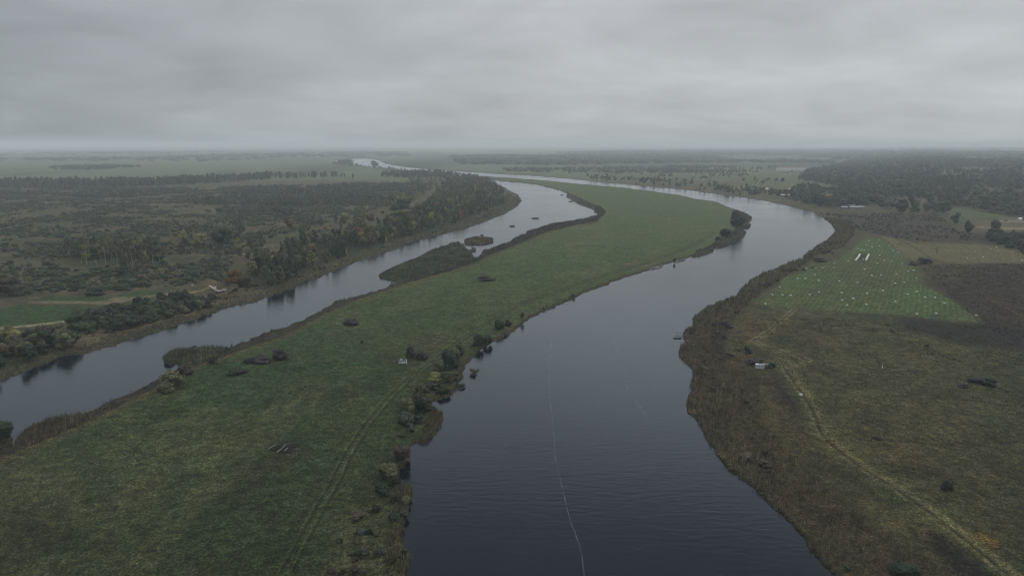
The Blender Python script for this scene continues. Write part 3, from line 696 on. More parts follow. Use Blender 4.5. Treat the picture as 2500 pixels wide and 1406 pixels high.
# trees and bushes that stand out one by one
for t in [
 ('shrub',1003,878,37,22,'purple-brown','tall dark bush right behind the white hut on the meadow'),
 ('shrub',1029,881,22,30,'purple-brown','low rounded dark bush to the right of the tall bush by the white hut'),
 ('shrub',1098,902,52,46,'dark green','largest dark green bush on the shore right of the white hut'),
 ('shrub',1110,884,44,26,'olive','light olive bush leaning out of the large shore bush'),
 ('shrub',1120,872,34,26,'dark green','dark bush at the upper right of the large shore bush'),
 ('shrub',1062,932,22,44,'yellow-green','pale flowering bush below the large shore bush'),
 ('shrub',1090,935,26,34,'olive','olive bush between the pale flowering bush and the water'),
 ('shrub',1218,808,29,27,'dark green','rounded dark bush on the meadow shore up the slope from the bend'),
 ('shrub',1240,800,20,19,'dark green','small dark bush right beside the rounded one on the meadow shore'),
 ('tall',1275,784,20,12,'dark green','slender small tree standing on the meadow shore by the open water'),
 ('shrub',1166,848,31,28,'dark green','dark bush on the shore above the large shore bush'),
 ('shrub',1190,842,28,22,'green','green bush with a pointed top above the shore bend'),
 ('shrub',683,881,33,38,'purple-brown','round purple-brown bush alone on the meadow left of the hut'),
 ('shrub',643,889,22,38,'purple-brown','flat purple-brown bush just left of the round one on the meadow'),
 ('shrub',612,889,12,34,'dark green','low dark scrub at the left end of the meadow bushes'),
 ('shrub',857,797,18,32,'purple-brown','single low bush in the upper middle of the meadow'),
 ('shrub',1184,687,15,38,'purple-brown','dark low bush in the meadow near the reed spit'),
 ('shrub',1204,688,8,16,'brown','tiny brown tussock beside the dark low bush near the reed spit'),
 ('tree',884,845,10,8,'dark green','tiny lone sapling in the middle of the meadow'),
 ('shrub',580,916,15,46,'dark green','flat dark green bush in the meadow below the reed spit'),
 ('shrub',418,952,50,74,'olive','big olive willow bush on the shore left of the meadow'),
 ('shrub',452,918,24,36,'brown','brown bush behind the big olive willow bush'),
 ('shrub',522,892,30,26,'olive','olive bush at the foot of the small reed spit'),
 ('shrub',410,890,14,18,'dark green','dark bush at the tip of the small reed spit'),
 ('shrub',1028,978,46,46,'olive','upper olive willow in the willow clump by the grass track'),
 ('shrub',994,1012,44,44,'olive','left olive willow in the willow clump by the grass track'),
 ('shrub',1030,1012,40,36,'dark green','dark willow at the middle of the willow clump by the grass track'),
 ('shrub',992,1040,38,40,'grey-green','grey-green willow at the lower edge of the willow clump'),
 ('shrub',1004,1060,22,22,'grey-green','small grey bush under the willow clump'),
 ('shrub',1024,1036,24,26,'dark green','small dark bush right of the grey-green willow'),
 ('shrub',985,1128,44,42,'brown','brown bush leaning over the river below the willow clump'),
 ('shrub',948,1170,44,56,'olive','large round olive bush at the lower river shore'),
 ('shrub',966,1188,26,30,'dark green','dark bush at the water under the large round olive one'),
 ('shrub',930,1206,24,34,'dark green','low dark bush left of the lower river shore'),
 ('shrub',1156,912,10,20,'olive','low bush growing in the shallow water right of the large shore bush'),
 ('shrub',1127,945,9,16,'green','small bush in the shallows below the shore point'),
 ('tree',1797,563,46,36,'dark green','biggest dark tree at the right tip of the meadow island'),
 ('tree',1808,556,28,24,'dark green','dark tree behind the biggest one at the island tip'),
 ('shrub',1773,582,24,30,'dark green','dark bush left of the island tip trees'),
 ('shrub',1753,592,15,12,'dark green','small round bush left of the dark island tip bush'),
 ('tall',1646,643,13,8,'dark green','tiny dark tree on the shore by the pale water weed'),
 ('shrub',1076,908,26,42,'olive','olive bush at the left foot of the large shore bush'),
 ('shrub',1050,955,22,42,'green','broad green bush between the grass track and the pale flowering bush'),
 ('shrub',1082,965,18,32,'dark green','dark low bush just above the shore notch'),
 ('shrub',1108,930,22,30,'brown','brown bush on the shore point below the large shore bush'),
 ('tree',2,1088,60,74,'dark green','dark overhanging tree in the left bottom corner by the water'),
 ('shrub',2310,1203,32,30,'purple-brown','single dark bush in the rough grass at the lower right'),
 ('shrub',2384,940,18,36,'purple-brown','left one of two dark bramble mounds side by side in the right grass'),
 ('shrub',2414,944,21,38,'dark green','right one of two dark bramble mounds side by side in the right grass'),
 ('shrub',2352,950,13,24,'purple-brown','small dark mound just left of the two side by side mounds'),
 ('shrub',1825,867,20,20,'dark green','dark bush near the track above the shed on the right'),
 ('shrub',1845,893,16,34,'purple-brown','dark scrub behind the white shed'),
 ('shrub',1885,899,12,24,'dark green','dark scrub right of the white shed'),
 ('shrub',2257,645,18,38,'purple-brown','dark bush between the mown field and the ochre field'),
 ('shrub',2230,649,11,26,'brown','brown bush left of the dark one by the ochre field'),
 ('tree',2332,548,26,24,'dark green','round dark tree on the edge of the brown marsh'),
 ('tree',2364,572,30,24,'dark green','dark tree beside the sandy yard'),
 ('tree',2428,566,30,24,'brown','brownish tree standing on the sandy yard'),
 ('shrub',2212,1412,36,70,'dark green','dark bush cut by the bottom edge of the picture'),
 ('shrub',2140,1075,10,20,'brown','small brown tussock right of the leaning stick'),
 ('shrub',2000,640,12,40,'brown','low brown bush at the river bend by the mown field'),
 ('shrub',574,692,38,40,'orange','bright orange tree in autumn colour on the left bank'),
 ('shrub',600,704,30,34,'brown','brown tree to the right of the bright orange one'),
 ('shrub',45,842,28,42,'yellow','yellow autumn bush at the left edge above the river'),
 ('shrub',122,838,20,30,'yellow-green','yellow-green bush right of the yellow one at the left edge'),
 ('tree',540,602,46,42,'dark green','big dark tree standing alone in the scrubland'),
 ('tree',560,598,38,24,'brown','brown-topped tree beside the big dark scrubland tree'),
 ('tree',300,676,26,34,'dark green','round dark bush in front of the birch grove'),
 ('tree',706,560,28,26,'russet','reddish tree at the upper left of the riverside wood'),
 ('tree',905,544,24,22,'russet','russet tree in the middle of the riverside wood'),
 ('tree',985,556,42,56,'yellow-green','large pale yellow-green tree in the riverside wood'),
 ('tree',960,562,30,28,'yellow-green','smaller pale yellow tree left of the large one in the riverside wood'),
 ('tree',1103,512,28,14,'yellow-green','narrow yellowish tree near the far end of the riverside wood'),
 ('tree',878,590,38,30,'russet','brownish-pink tree in the front of the riverside wood'),
 ('tree',990,528,42,52,'dark green','broad dark tree on the meadow side of the riverside wood'),
 ('tall',640,610,46,20,'olive','tall thin tree at the left end of the riverside wood'),
 ('tall',612,612,36,18,'olive','thin olive tree just left of the riverside wood'),
 ('shrub',230,722,22,46,'dark green','dark bush above the small green field'),
 ('tree',22,725,44,60,'brown','brown tree at the left edge above the green field'),
 ('tree',914,409,15,24,'dark green','large round tree standing on the river bank far upstream'),
 ('tree',1068,424,10,20,'dark green','round far tree on the bank where the channels part'),
 ('tree',848,399,10,26,'dark green','dark clump of trees around the house far upstream'),
 ('tree',830,399,8,18,'dark green','low trees left of the house far upstream'),
 ]: one(*t)

# ------------------------------------------------------------------ the plants that show largest become things, the rest woodland
for p in PL:
    p['d'] = p['y'] * CT + H * ST
    p['hp'] = F * p['h'] / p['d']; p['size'] = F * F * p['h'] * p['w'] / p['d'] ** 2
    vis = (-20 < p['px'] < 2520) and p['py'] < 1406 + p['hp'] * .8
    p['vis'] = vis
def rank(sel, n):
    s = sorted([p for p in PL if sel(p) and p['vis'] and 'label' not in p], key=lambda p: -p['size'])
    return s[:n]
hand = [p for p in PL if 'label' in p]
is_tree = lambda p: p['kind'] in ('tree', 'tall')
n_th = sum(1 for p in hand if is_tree(p)); n_sh = sum(1 for p in hand if p['kind'] == 'shrub')
quota_regions = {'scrubland', 'far woods'}
T_IND = rank(lambda p: is_tree(p) and p['region'] != 'far woods', 285 - n_th)
B_IND = rank(lambda p: p['kind'] == 'birch_tree', 60)
S_IND = rank(lambda p: p['kind'] == 'shrub', 280 - n_sh)
ind = {id(p) for p in T_IND + B_IND + S_IND + hand}

ORD = ['leftmost', 'second', 'third', 'fourth', 'fifth', 'sixth', 'seventh', 'eighth', 'ninth', 'tenth', 'eleventh', 'twelfth', 'thirteenth', 'fourteenth', 'fifteenth', 'sixteenth', 'seventeenth', 'eighteenth', 'nineteenth', 'twentieth',
       'twenty-first', 'twenty-second', 'twenty-third', 'twenty-fourth', 'twenty-fifth', 'twenty-sixth', 'twenty-seventh', 'twenty-eighth', 'twenty-ninth', 'thirtieth']
groups = {}
for p in T_IND + B_IND + S_IND:
    noun = {'tree': 'broad tree', 'tall': 'slender tree', 'birch_tree': 'birch', 'shrub': 'bush'}[p['kind']]
    groups.setdefault((p['region'], noun, p['col']), []).append(p)
for (reg, noun, col), ps in groups.items():
    hs = sorted(p['hp'] for p in ps)
    if len(ps) > 6:
        c1, c2 = hs[len(hs) // 3], hs[2 * len(hs) // 3]
        cls = lambda p: 'small' if p['hp'] < c1 else ('large' if p['hp'] >= c2 else 'middle-sized')
    else: cls = lambda p: ''
    sub = {}
    for p in ps: sub.setdefault(cls(p), []).append(p)
    for c, q in sub.items():
        q.sort(key=lambda p: p['px'])
        for i, p in enumerate(q):
            adj = (c + ' ' if c else '') + col
            prep = 'of the' if 'row' in reg or 'line' in reg or 'trees' in reg or 'bushes' in reg or 'willows' in reg else 'in the'
            if len(q) == 1: p['label'] = f'only {adj} {noun} {prep} {reg}'
            else: p['label'] = f'{ORD[min(i, 29)]} {adj} {noun} from the left {prep} {reg}' if i else f'leftmost {adj} {noun} {prep} {reg}'
            if c: pass

def tree_thing(p, k):
    kind = p['kind']; name = {'tall': 'tree'}.get(kind, kind)
    col = np.array(PAL[p['col']]) * np.clip(np.exp(RNG.normal(-.08, .28)), .5, 1.4)
    rz = float(RNG.uniform(0, 6.28))
    if kind == 'shrub':
        o = obj('shrub', HI['shrub'][k % 4]); root = o; leaf = [o]
        o.scale = (p['w'], p['w'], p['h'])
        o.location = (p['x'], p['y'], p['z'] - .05); o.rotation_euler = (0, 0, rz)
    else:
        root = bpy.data.objects.new(name, None); COL.objects.link(root)
        root.empty_display_size = .2
        root.location = (p['x'], p['y'], p['z'] - .05); root.rotation_euler = (0, 0, rz)
        cr = obj('crown', HI[kind][k % 4], root); wf = 1.0 if kind == 'tree' else 1.35
        cr.scale = (p['w'] * wf, p['w'] * wf, p['h'])
        tr = obj('trunk', TRUNK[kind], root); tr.scale = (p['h'], p['h'], p['h'])
        leaf = [cr]
    for l in leaf: l.color = (*[float(v) for v in col], 1)
    cat = {'tree': 'tree', 'tall': 'tree', 'birch_tree': 'birch', 'shrub': 'bush'}[kind]
    rg = p['region'] if p['region'] != 'hand' else None
    tag(root, p['label'], cat, f'{ {"tree":"trees","tall":"trees","birch_tree":"birches","shrub":"bushes"}[kind] } {"of" if rg and ("trees" in rg or "bushes" in rg or "willows" in rg) else "in"} the {rg}' if rg else None)
for k, p in enumerate(T_IND + B_IND + S_IND + hand): tree_thing(p, k)

# the countless rest, merged
def merge_plants(name, ps, label, mat):
    Vs, Fs, Cs = [], [], []; n = 0
    for i, p in enumerate(ps):
        size = p['hp']; big = max(p['hp'], F * p['w'] / p['d'])
        lod = 0 if big > 34 else (1 if big > 11 else 2)
        fam = LO[p['kind']][lod]; Vv, Fc, T = fam[i % 5]
        a = RNG.uniform(0, 6.28); ca, sa = math.cos(a), math.sin(a)
        wf = 1.35 if p['kind'] in ('tall', 'birch_tree') else 1.0
        x = (Vv[:, 0] * ca - Vv[:, 1] * sa) * p['w'] * wf + p['x']; y = (Vv[:, 0] * sa + Vv[:, 1] * ca) * p['w'] * wf + p['y']
        z = Vv[:, 2] * p['h'] + p['z'] - .1
        Vs.append(np.stack([x, y, z], 1)); Fs.append(Fc + n); n += len(Vv)
        col = np.array(PAL[p['col']]) * np.clip(np.exp(RNG.normal(-.12, .34)), .45, 1.45)
        Cs.append(T[:, None] * col[None, :])
    if not Vs: return
    me = mesh_np(name, np.concatenate(Vs), np.concatenate(Fs), np.concatenate(Cs), [mat])
    print('STUFF', name, len(ps), len(me.polygons))
    tag(obj(name, me), label, name.replace('_', ' '), kind='stuff')
rest = [p for p in PL if id(p) not in ind]
wood = [p for p in rest if p['kind'] != 'shrub' and p['region'] not in ('far woods', 'forest on the right')]
merge_plants('woodland', wood, 'dense mixed wood on the left bank of the river', M_LEAF_S)
merge_plants('forest', [p for p in rest if p['kind'] != 'shrub' and p['region'] == 'forest on the right'], 'dense dark forest on the right beyond the marsh', M_LEAF_S)
merge_plants('far_woodland', [p for p in rest if p['region'] == 'far woods'], 'hazy far woods below the horizon', M_LEAF_S)
merge_plants('scrub', [p for p in rest if p['kind'] == 'shrub' and p['region'] != 'far woods'], 'low wild scrub scattered over the river plain', M_LEAF_S)

# ------------------------------------------------------------------ reeds and tall grass
def tufts(name, areas, label, kind_name):
    Vs, Cs = [], []
    for (poly, per, hgt, pal, clump, seed, msd) in areas:
        px, py, x, y = scatter(poly, per, clump, seed, msd, 90000)
        n = len(px)
        if not n: continue
        z = np.maximum(lookup(HT, px, py), -.2)
        r = np.random.default_rng(seed + 5)
        B = 6
        d = (y * CT + H * ST) / F
        wd = np.maximum(.10, d * 1.1)         # blades bundle together into wider tufts far off
        hh = r.uniform(.55, 1.25, n) * hgt * (.35 + 1.3 * fbm(x, y, 6, seed + 2))
        ci = r.integers(0, len(pal), n); pc = np.array(pal)[ci] * (.15 + 1.7 * fbm(x, y, 7, seed + 3))[:, None]
        for b in range(B):
            a = r.uniform(0, 6.28, n); ox = r.normal(0, .34, n); oy = r.normal(0, .34, n)
            lean = r.normal(.12, .12, (n, 2)) * hh[:, None]
            w = wd * r.uniform(.5, 1.3, n); h = hh * r.uniform(.6, 1.1, n)
            p0 = np.stack([x + ox - np.cos(a) * w / 2, y + oy - np.sin(a) * w / 2, z - .1], 1)
            p1 = np.stack([x + ox + np.cos(a) * w / 2, y + oy + np.sin(a) * w / 2, z - .1], 1)
            p2 = np.stack([x + ox + lean[:, 0], y + oy + lean[:, 1], z + h], 1)
            Vs.append(np.stack([p0, p1, p2], 1).reshape(-1, 3))
            f = r.uniform(.45, 1.8, n)[:, None] * pc
            Cs.append(np.stack([f, f, f * 1.15], 1).reshape(-1, 3))
    V = np.concatenate(Vs); Cc = np.concatenate(Cs)
    me = mesh_np(name, V, np.arange(len(V)).reshape(-1, 3), Cc, [M_REED])
    print('TUFTS', name, len(V) // 3)
    tag(obj(name, me), label, kind_name, kind='stuff')
RD = [(.078, .060, .036), (.056, .050, .030), (.110, .082, .048), (.050, .052, .030), (.130, .105, .066)]
RD2 = [(.092, .096, .056), (.072, .092, .046), (.080, .066, .044), (.038, .048, .028), (.105, .090, .060)]
RD3 = [(.058, .046, .034), (.044, .038, .028), (.074, .058, .040), (.036, .038, .026)]
RDT = [(.12, .085, .045), (.085, .06, .035), (.06, .05, .03)]
isl_band = [q for q in ISLAND[ISLAND.index((0,1099)):]] + inner_left[::-1][:-1]
spit = [(924,671),(958,655),(1022,629),(1056,611),(1117,591),(1155,628),(1170,640),(1060,672),(969,690),(930,681)]
tufts('reeds', [
    (reed_r, .8, 2.1, RD, None, 1, -.8),
    (isl_band + [], 1.0, 2.5, RD3, None, 2, -1.2),
    (spit, 1.0, 1.6, RD2 + [(.04, .05, .03)], None, 3, .2),
    ([(395,873),(422,858),(461,851),(553,851),(575,862),(540,880),(480,890),(436,892),(410,888)], 1.0, 1.9, RD2, None, 4, .2),
    (ISLETS[0], 1.0, 2.0, RDT, None, 5, .1), (ISLETS[7], 1.0, 1.6, RD2, None, 6, .1),
    ([(1056,996),(1078,1008),(1080,1022),(1071,1045),(1042,1084),(1020,1078),(1040,1040)], 1.6, 1.8, RDT, None, 7, .1),
    ([(975,1182),(1004,1186),(1003,1217),(988,1277),(980,1315),(994,1347),(1002,1375),(992,1410),(940,1410),(950,1300),(960,1220)], 1.6, 1.8, RD, None, 8, .1),
    ([(30,1095),(42,1070),(92,1035),(200,1012),(240,1015),(180,1050),(90,1085),(36,1108)], 1.4, 2.3, RDT[1:] + RD, None, 9, .1),
    ([(1125,890),(1150,872),(1180,850),(1266,800),(1320,763),(1366,745),(1350,760),(1270,806),(1180,862),(1130,930),(1090,980),(1056,985),(1060,965),(1100,950)], .9, 1.3, RDT + RD, (10, .35, .55, 3), 10, .1),
    ([(1681,633),(1745,612),(1800,595),(1822,566),(1836,545),(1836,530),(1800,510),(1800,560),(1760,590),(1700,618)], .6, 1.8, RDT[1:] + RD2, None, 11, .1),
    ([(-140,960),(35,918),(120,884),(179,866),(264,847),(410,802),(512,768),(640,732),(722,702),(777,678),(907,627),(994,596),(1138,558),(1189,539),(1261,505),(1274,491),(1238,470),(1230,498),(1185,524),(1100,552),(1000,582),(900,614),(800,652),(720,684),(640,706),(560,722),(480,752),(400,790),(250,828),(150,862),(60,895),(-140,930)], .30, 1.7, RD + [(.04, .046, .026)], None, 12, .1),
    (ISLETS[1], 1.0, 1.2, RD, None, 14, .1),
    (ISLETS[8], .5, .8, [(.3, .3, .27)], None, 15, -1), (ISLETS[9], .5, .8, [(.3, .3, .27)], None, 16, -1),
    ([(1003,690),(1100,662),(1210,618),(1330,568),(1455,540),(1478,520),(1462,505),(1453,513),(1464,526),(1425,537),(1343,549),(1284,573),(1209,606),(1150,640)], .7, 2.5, RD3, None, 17, -.8),
  ], 'brown reed beds standing along every river bank', 'reeds')
GRN = [(.040, .070, .028), (.060, .075, .034), (.085, .088, .045), (.030, .044, .022)]
OLV = [(.075, .070, .038), (.100, .088, .050), (.050, .050, .028), (.060, .046, .030), (.044, .056, .028)]
tufts('meadow_grass', [
    ([(-140,1130),(100,1085),(330,985),(520,900),(700,880),(960,900),(1040,930),(980,1060),(940,1180),(860,1290),(780,1420),(-140,1420)], .75, .42, GRN, (7, .40, .60, 5), 20, 4),
    ([(560,880),(700,825),(900,730),(1160,650),(1330,600),(1560,600),(1600,640),(1300,740),(1100,840),(1040,900)], .12, .4, GRN, (9, .42, .62, 6), 21, 4)],
    'short uneven grass of the island meadow', 'grass')
tufts('rough_grass', [
    ([(1860,770),(2400,800),(2560,900),(2560,1420),(2380,1420),(2200,1330),(1990,1180),(1850,1000),(1860,940),(1790,900),(1780,820)], .55, .62, OLV, (9, .40, .60, 7), 22, 4),
    ([(2240,650),(2560,645),(2560,880),(2400,800)], .3, .8, [(.045, .036, .032), (.06, .045, .036)], (9, .3, .5, 8), 23, 4)],
    'rough autumn grass over the right bank', 'grass')

# ------------------------------------------------------------------ small built things
class MB:
    def __init__(s): s.V = []; s.F = []
    def box(s, c, d, rz=0, taper=1.0, tilt=0):
        b = len(s.V); ca, sa = math.cos(rz), math.sin(rz)
        for sz in (-1, 1):
            k = 1 if sz < 0 else taper
            for sx, sy in ((-1, -1), (1, -1), (1, 1), (-1, 1)):
                x, y, z = sx * d[0] / 2 * k, sy * d[1] / 2 * k, sz * d[2] / 2 + tilt * sx * d[0] / 2
                s.V.append((c[0] + x * ca - y * sa, c[1] + x * sa + y * ca, c[2] + z))
        for f in ((0, 3, 2, 1), (4, 5, 6, 7), (0, 1, 5, 4), (1, 2, 6, 5), (2, 3, 7, 6), (3, 0, 4, 7)): s.F.append(tuple(b + i for i in f))
        return s
    def tube(s, pts, rads, k=8, cap=True):
        b = len(s.V); P = [Vector(p) for p in pts]
        for i, p in enumerate(P):
            t = (P[min(i + 1, len(P) - 1)] - P[max(i - 1, 0)]).normalized()
            u = t.cross(Vector((0, 0, 1)))
            if u.length < .1: u = t.cross(Vector((1, 0, 0)))
            u.normalize(); w = t.cross(u)
            for j in range(k):
                a = 2 * math.pi * j / k
                s.V.append(tuple(p + (u * math.cos(a) + w * math.sin(a)) * rads[i]))
        for i in range(len(P) - 1):
            for j in range(k):
                s.F.append((b + i * k + j, b + i * k + (j + 1) % k, b + (i + 1) * k + (j + 1) % k, b + (i + 1) * k + j))
        if cap:
            s.F.append(tuple(b + j for j in range(k))); s.F.append(tuple(b + (len(P) - 1) * k + j for j in reversed(range(k))))
        return s
    def build(s, name, mat, parent=None, loc=None, smooth=False):
        me = bpy.data.meshes.new(name); me.from_pydata(s.V, [], s.F); me.materials.append(mat); me.update()
        if smooth: me.polygons.foreach_set('use_smooth', [len(p.vertices) == 4 for p in me.polygons])
        return obj(name, me, parent, loc)

def root(name, px, py, label, cat, group=None, rz=0):
    x, y = ground_xy(px, py); z = max(0.0, float(lookup(HT, px, py)))
    o = bpy.data.objects.new(name, None); COL.objects.link(o); o.location = (float(x), float(y), z); o.rotation_euler = (0, 0, rz)
    return tag(o, label, cat, group)

# bales: rounded drum lying on its side, film cover with a paler belt and flat faces
def make_bale():
    rt = bpy.data.objects.new('hay_bale', None); COL.objects.link(rt)
    prof = [(-.64, .50), (-.60, .58), (-.45, .62), (.45, .62), (.60, .58), (.64, .50)]
    MB().tube([(x, 0, .60) for x, r in prof], [r for x, r in prof], 18, False).build('film_wrap', M_FILM, rt, smooth=True)
    for sx in (-1, 1):
        MB().tube([(sx * .63, 0, .60), (sx * .66, 0, .60), (sx * .675, 0, .60)], [.50, .42, .2], 18).build('end_face', M_FILM_D, rt)
    return rt
BALES8 = [(30,572),(96,483),(192,484),(273,488),(165,407),(340,330),(415,330),(423,229),(512,223),(578,224),(683,224),(504,291),(537,349),(453,483),(541,457),
 (690,176),(824,162),(735,354),(757,466),(761,536),(869,523),(809,584),(993,580),(906,361),(976,240),(1044,298),(1133,296),(999,473),(1148,446),(1098,181),
 (1166,151),(1233,162),(1120,102),(1249,56),(1300,72),(1336,182),(1390,257),(1444,247),(1279,284),(1268,373),(1355,361),(1472,321),(1385,480),(1475,455),
 (1268,552),(1472,669),(1553,513),(1646,513),(1736,566),(1658,667),(2040,682),(911,36),(945,50),(972,55),(963,144),(1049,24),(1120,10)]
bales = [(1860 + x * .256, 600 + y * .256) for x, y in BALES8] + [(2121, 591), (2145, 588), (2113, 600), (2171, 601)]
far_b = [(1860 + x * .256, 600 + y * .256) for x, y in [(2149,28),(2178,39),(2233,23),(2248,57),(2387,68),(2030,67),(1957,131),(2106,122),(2480,150)]]
def bale_row(y):
    for lim, nm in ((598,'at the far tip of'),(618,'just beyond the film tubes in'),(646,'level with the film tubes in'),(664,'in the upper rows of'),(682,'in the upper middle of'),(702,'across the middle of'),(730,'in the lower middle of'),(752,'near the lower edge of'),(900,'on the bottom edge of')):
        if y < lim: return nm
src = make_bale(); first = True
rowsd = {}
for b in bales: rowsd.setdefault(bale_row(b[1]), []).append(b)
def put_bale(px, py, label, grp, rz):
    global first
    if first: o = src; first = False
    else:
        o = src.copy(); COL.objects.link(o)
        for ch in src.children:
            c = ch.copy(); COL.objects.link(c); c.parent = o
    x, y = ground_xy(px, py + 1.5); o.location = (float(x), float(y), float(lookup(HT, px, py)) - .05); o.rotation_euler = (0, 0, rz)
    tag(o, label, 'bale', grp)
for nm, bs in rowsd.items():
    bs.sort()
    for i, (x, y) in enumerate(bs):
        if len(bs) == 1: lab = f'white wrapped bale alone {nm} the mown field'
        elif i == len(bs) - 1: lab = f'rightmost white bale {nm} the mown field'
        else: lab = f'{ORD[i]} white bale from the left {nm} the mown field' if i else f'leftmost white bale {nm} the mown field'
        put_bale(x, y, lab, 'round bales on the mown field', RNG.normal(0, .35))
far_b.sort()
for i, (x, y) in enumerate(far_b):
    lab = 'leftmost pale bale on the ochre field' if i == 0 else (f'{ORD[i]} pale bale from the left on the ochre field' if i < len(far_b) - 1 else 'rightmost pale bale on the ochre field')
    put_bale(x, y, lab, 'round bales on the ochre field', RNG.normal(0, .5))
put_bale(1954, 970, 'single pale bale beside the grass track on the right bank', None, .05)

def film_tube(pts, label):
    P = [ground_xy(*q) for q in pts]
    x0, y0 = float(P[0][0]), float(P[0][1])
    rt = bpy.data.objects.new('film_tube', None); COL.objects.link(rt); rt.location = (x0, y0, float(lookup(HT, *pts[0])))
    tag(rt, label, 'bale row', 'long film tubes on the mown field')
    # wrapped bales end to end under one film: bulges between slight necks
    line = []
    for i in range(len(P) - 1):
        n = max(2, int(math.hypot(P[i+1][0] - P[i][0], P[i+1][1] - P[i][1]) / .45))
        for j in range(n): line.append((float(P[i][0] + (P[i+1][0] - P[i][0]) * j / n) - x0, float(P[i][1] + (P[i+1][1] - P[i][1]) * j / n) - y0, .72))
    k = len(line); rr = [.80 + .07 * math.cos(i * 2 * math.pi / 3) for i in range(k)]
    rr[0] = .55; rr[-1] = .55
    MB().tube(line, rr, 12).build('film_wrap', M_FILM, rt, smooth=True)
    MB().tube([(line[0][0], line[0][1] - .02, .72), (line[0][0], line[0][1] - .12, .72)], [.5, .3], 12).build('end_face', M_FILM_D, rt)
film_tube([(2088, 640.5), (2092, 635.5), (2097, 630), (2097, 626.5), (2101, 625.5)], 'longer white film tube left of the bare patch in the mown field')
film_tube([(2113.5, 640), (2116, 635), (2118, 630), (2121, 625.5)], 'second white film tube right of the bare patch in the mown field')

# white hut on the island meadow: boarded wagon body under a tarred roof
h1 = root('hut', 983.5, 892, 'small white boarded hut with a dark roof on the island meadow', 'hut', rz=math.radians(8))
MB().box((0, 0, .90), (3.7, 2.3, 1.4)).build('wall', M_WHITE, h1)
w = MB()
for i in range(5): w.box((-1.5 + i * .75, -1.18, .90), (.08, .05, 1.36))
w.build('batten', M_WHITE2, h1)
MB().box((0, 0, 1.70), (4.0, 2.6, .16), tilt=-.02).build('roof', M_ROOF, h1)
MB().box((-.7, .2, 1.84), (1.0, .6, .08), rz=.1).build('roof_sheet', M_WHITE2, h1)
MB().box((1.78, -1.0, .95), (.34, .5, 1.75)).build('corner_panel', M_WHITE2, h1)
for sx in (-1, 1): MB().tube([(sx * 1.1, -1.2, .3), (sx * 1.1, -1.05, .3)], [.3, .3], 14).build('wheel', M_DARK, h1)
# white shed on the right bank
h2 = root('shed', 1854, 903, 'white shed with small dark windows and a torn roof on the right bank', 'shed', rz=math.radians(-12))
MB().box((0, 0, .85), (3.7, 2.3, 1.6)).build('wall', M_WHITE, h2)
MB().box((0, 0, 1.73), (3.9, 2.5, .14)).build('roof', M_ROOF2, h2)
MB().box((-1.2, -.2, 1.85), (1.1, .8, .08)).build('roof_sheet', M_WHITE2, h2)
for x in (-.4, .8): MB().box((x, -1.17, 1.05), (.40, .06, .40)).build('window', M_DARK, h2)
MB().box((-1.87, -.3, .9), (.06, .5, .8)).build('door', M_DARK, h2)
MB().box((2.6, .9, 1.85), (2.0, 1.1, .1), rz=-.35, tilt=-.06).build('lean_to_roof', M_ROOF2, h2)
for y in (.5, 1.4): MB().tube([(3.3, y, 0), (3.3, y, 1.75)], [.07, .06]).build('post', M_WOOD, h2)
# fishing platform and moored boat
jt = root('jetty', 1662, 817, 'thin wooden jetty reaching from the reeds into the river', 'jetty', rz=math.radians(-4))
MB().box((0, 0, .75), (5.4, .5, .1)).build('deck', M_WOOD, jt)
for x in (-2.5, -.4, 1.7):
    MB().tube([(x, -.22, -.8), (x, -.22, 1.5)], [.07, .06]).build('post', M_WOOD, jt)
def boat(px, py, rz, L, label):
    b = root('rowing_boat', px, py, label, 'boat', rz=rz)
    b.location.z = 0
    hull = MB(); secs = []
    for t in (0, .15, .4, .7, .9, 1):
        wv_ = .62 * math.sin(math.pi * (.18 + .66 * t)) if t < 1 else .05
        if t == 0: wv_ = .38
        x = (t - .5) * L; dz = .18 * (t - .4) ** 2
        secs.append([(x, -wv_, .42 + dz), (x, -wv_ * .75, .02), (x, 0, -.08), (x, wv_ * .75, .02), (x, wv_, .42 + dz), (x, wv_ - .06, .40 + dz), (x, 0, .08), (x, -wv_ + .06, .40 + dz)])
    for s_ in secs: hull.V += s_
    n = 8
    for i in range(len(secs) - 1):
        for j in range(n): hull.F.append((i * n + j, i * n + (j + 1) % n, (i + 1) * n + (j + 1) % n, (i + 1) * n + j))
    hull.F.append(tuple(range(n))); hull.F.append(tuple((len(secs) - 1) * n + j for j in reversed(range(n))))
    hull.build('hull', M_WOOD, b)
    for x in (-.9, .2): MB().box((x, 0, .34), (.28, 1.0, .05)).build('bench', M_PALEWOOD, b)
boat(1654, 826, math.radians(-8), 4.2, 'dark rowing boat moored below the thin jetty')
# posts
p1 = root('post', 2153, 903, 'short white marker post standing in the rough grass on the right', 'post')
MB().tube([(0, 0, -.2), (0, 0, 1.25)], [.13, .12]).build('shaft', M_WHITE2, p1); MB().tube([(0, 0, 1.25), (0, 0, 1.34)], [.14, .05]).build('cap', M_WHITE2, p1)
MBs = MB().tube([(0, 0, -.2), (.35, 0, 1.6), (.75, 0, 3.0)], [.10, .08, .04]).tube([(.35, 0, 1.6), (.2, .1, 2.1)], [.04, .02])
x, y = ground_xy(2050, 1093)
tag(MBs.build('stick', M_WOOD, None, (float(x), float(y), float(lookup(HT, 2050, 1093)))), 'thin dark leaning stick by the grass track on the right', 'stick')
tag(MB().tube([(0, 0, -.3), (.05, 0, 2.2)], [.12, .08]).tube([(0, 0, 1.7), (.5, 0, 2.0)], [.06, .03]).build('stick', M_WOOD, None, (*[float(v) for v in ground_xy(1704, 566)], 1.0)), 'dark upright stump alone on the upper meadow', 'stump')
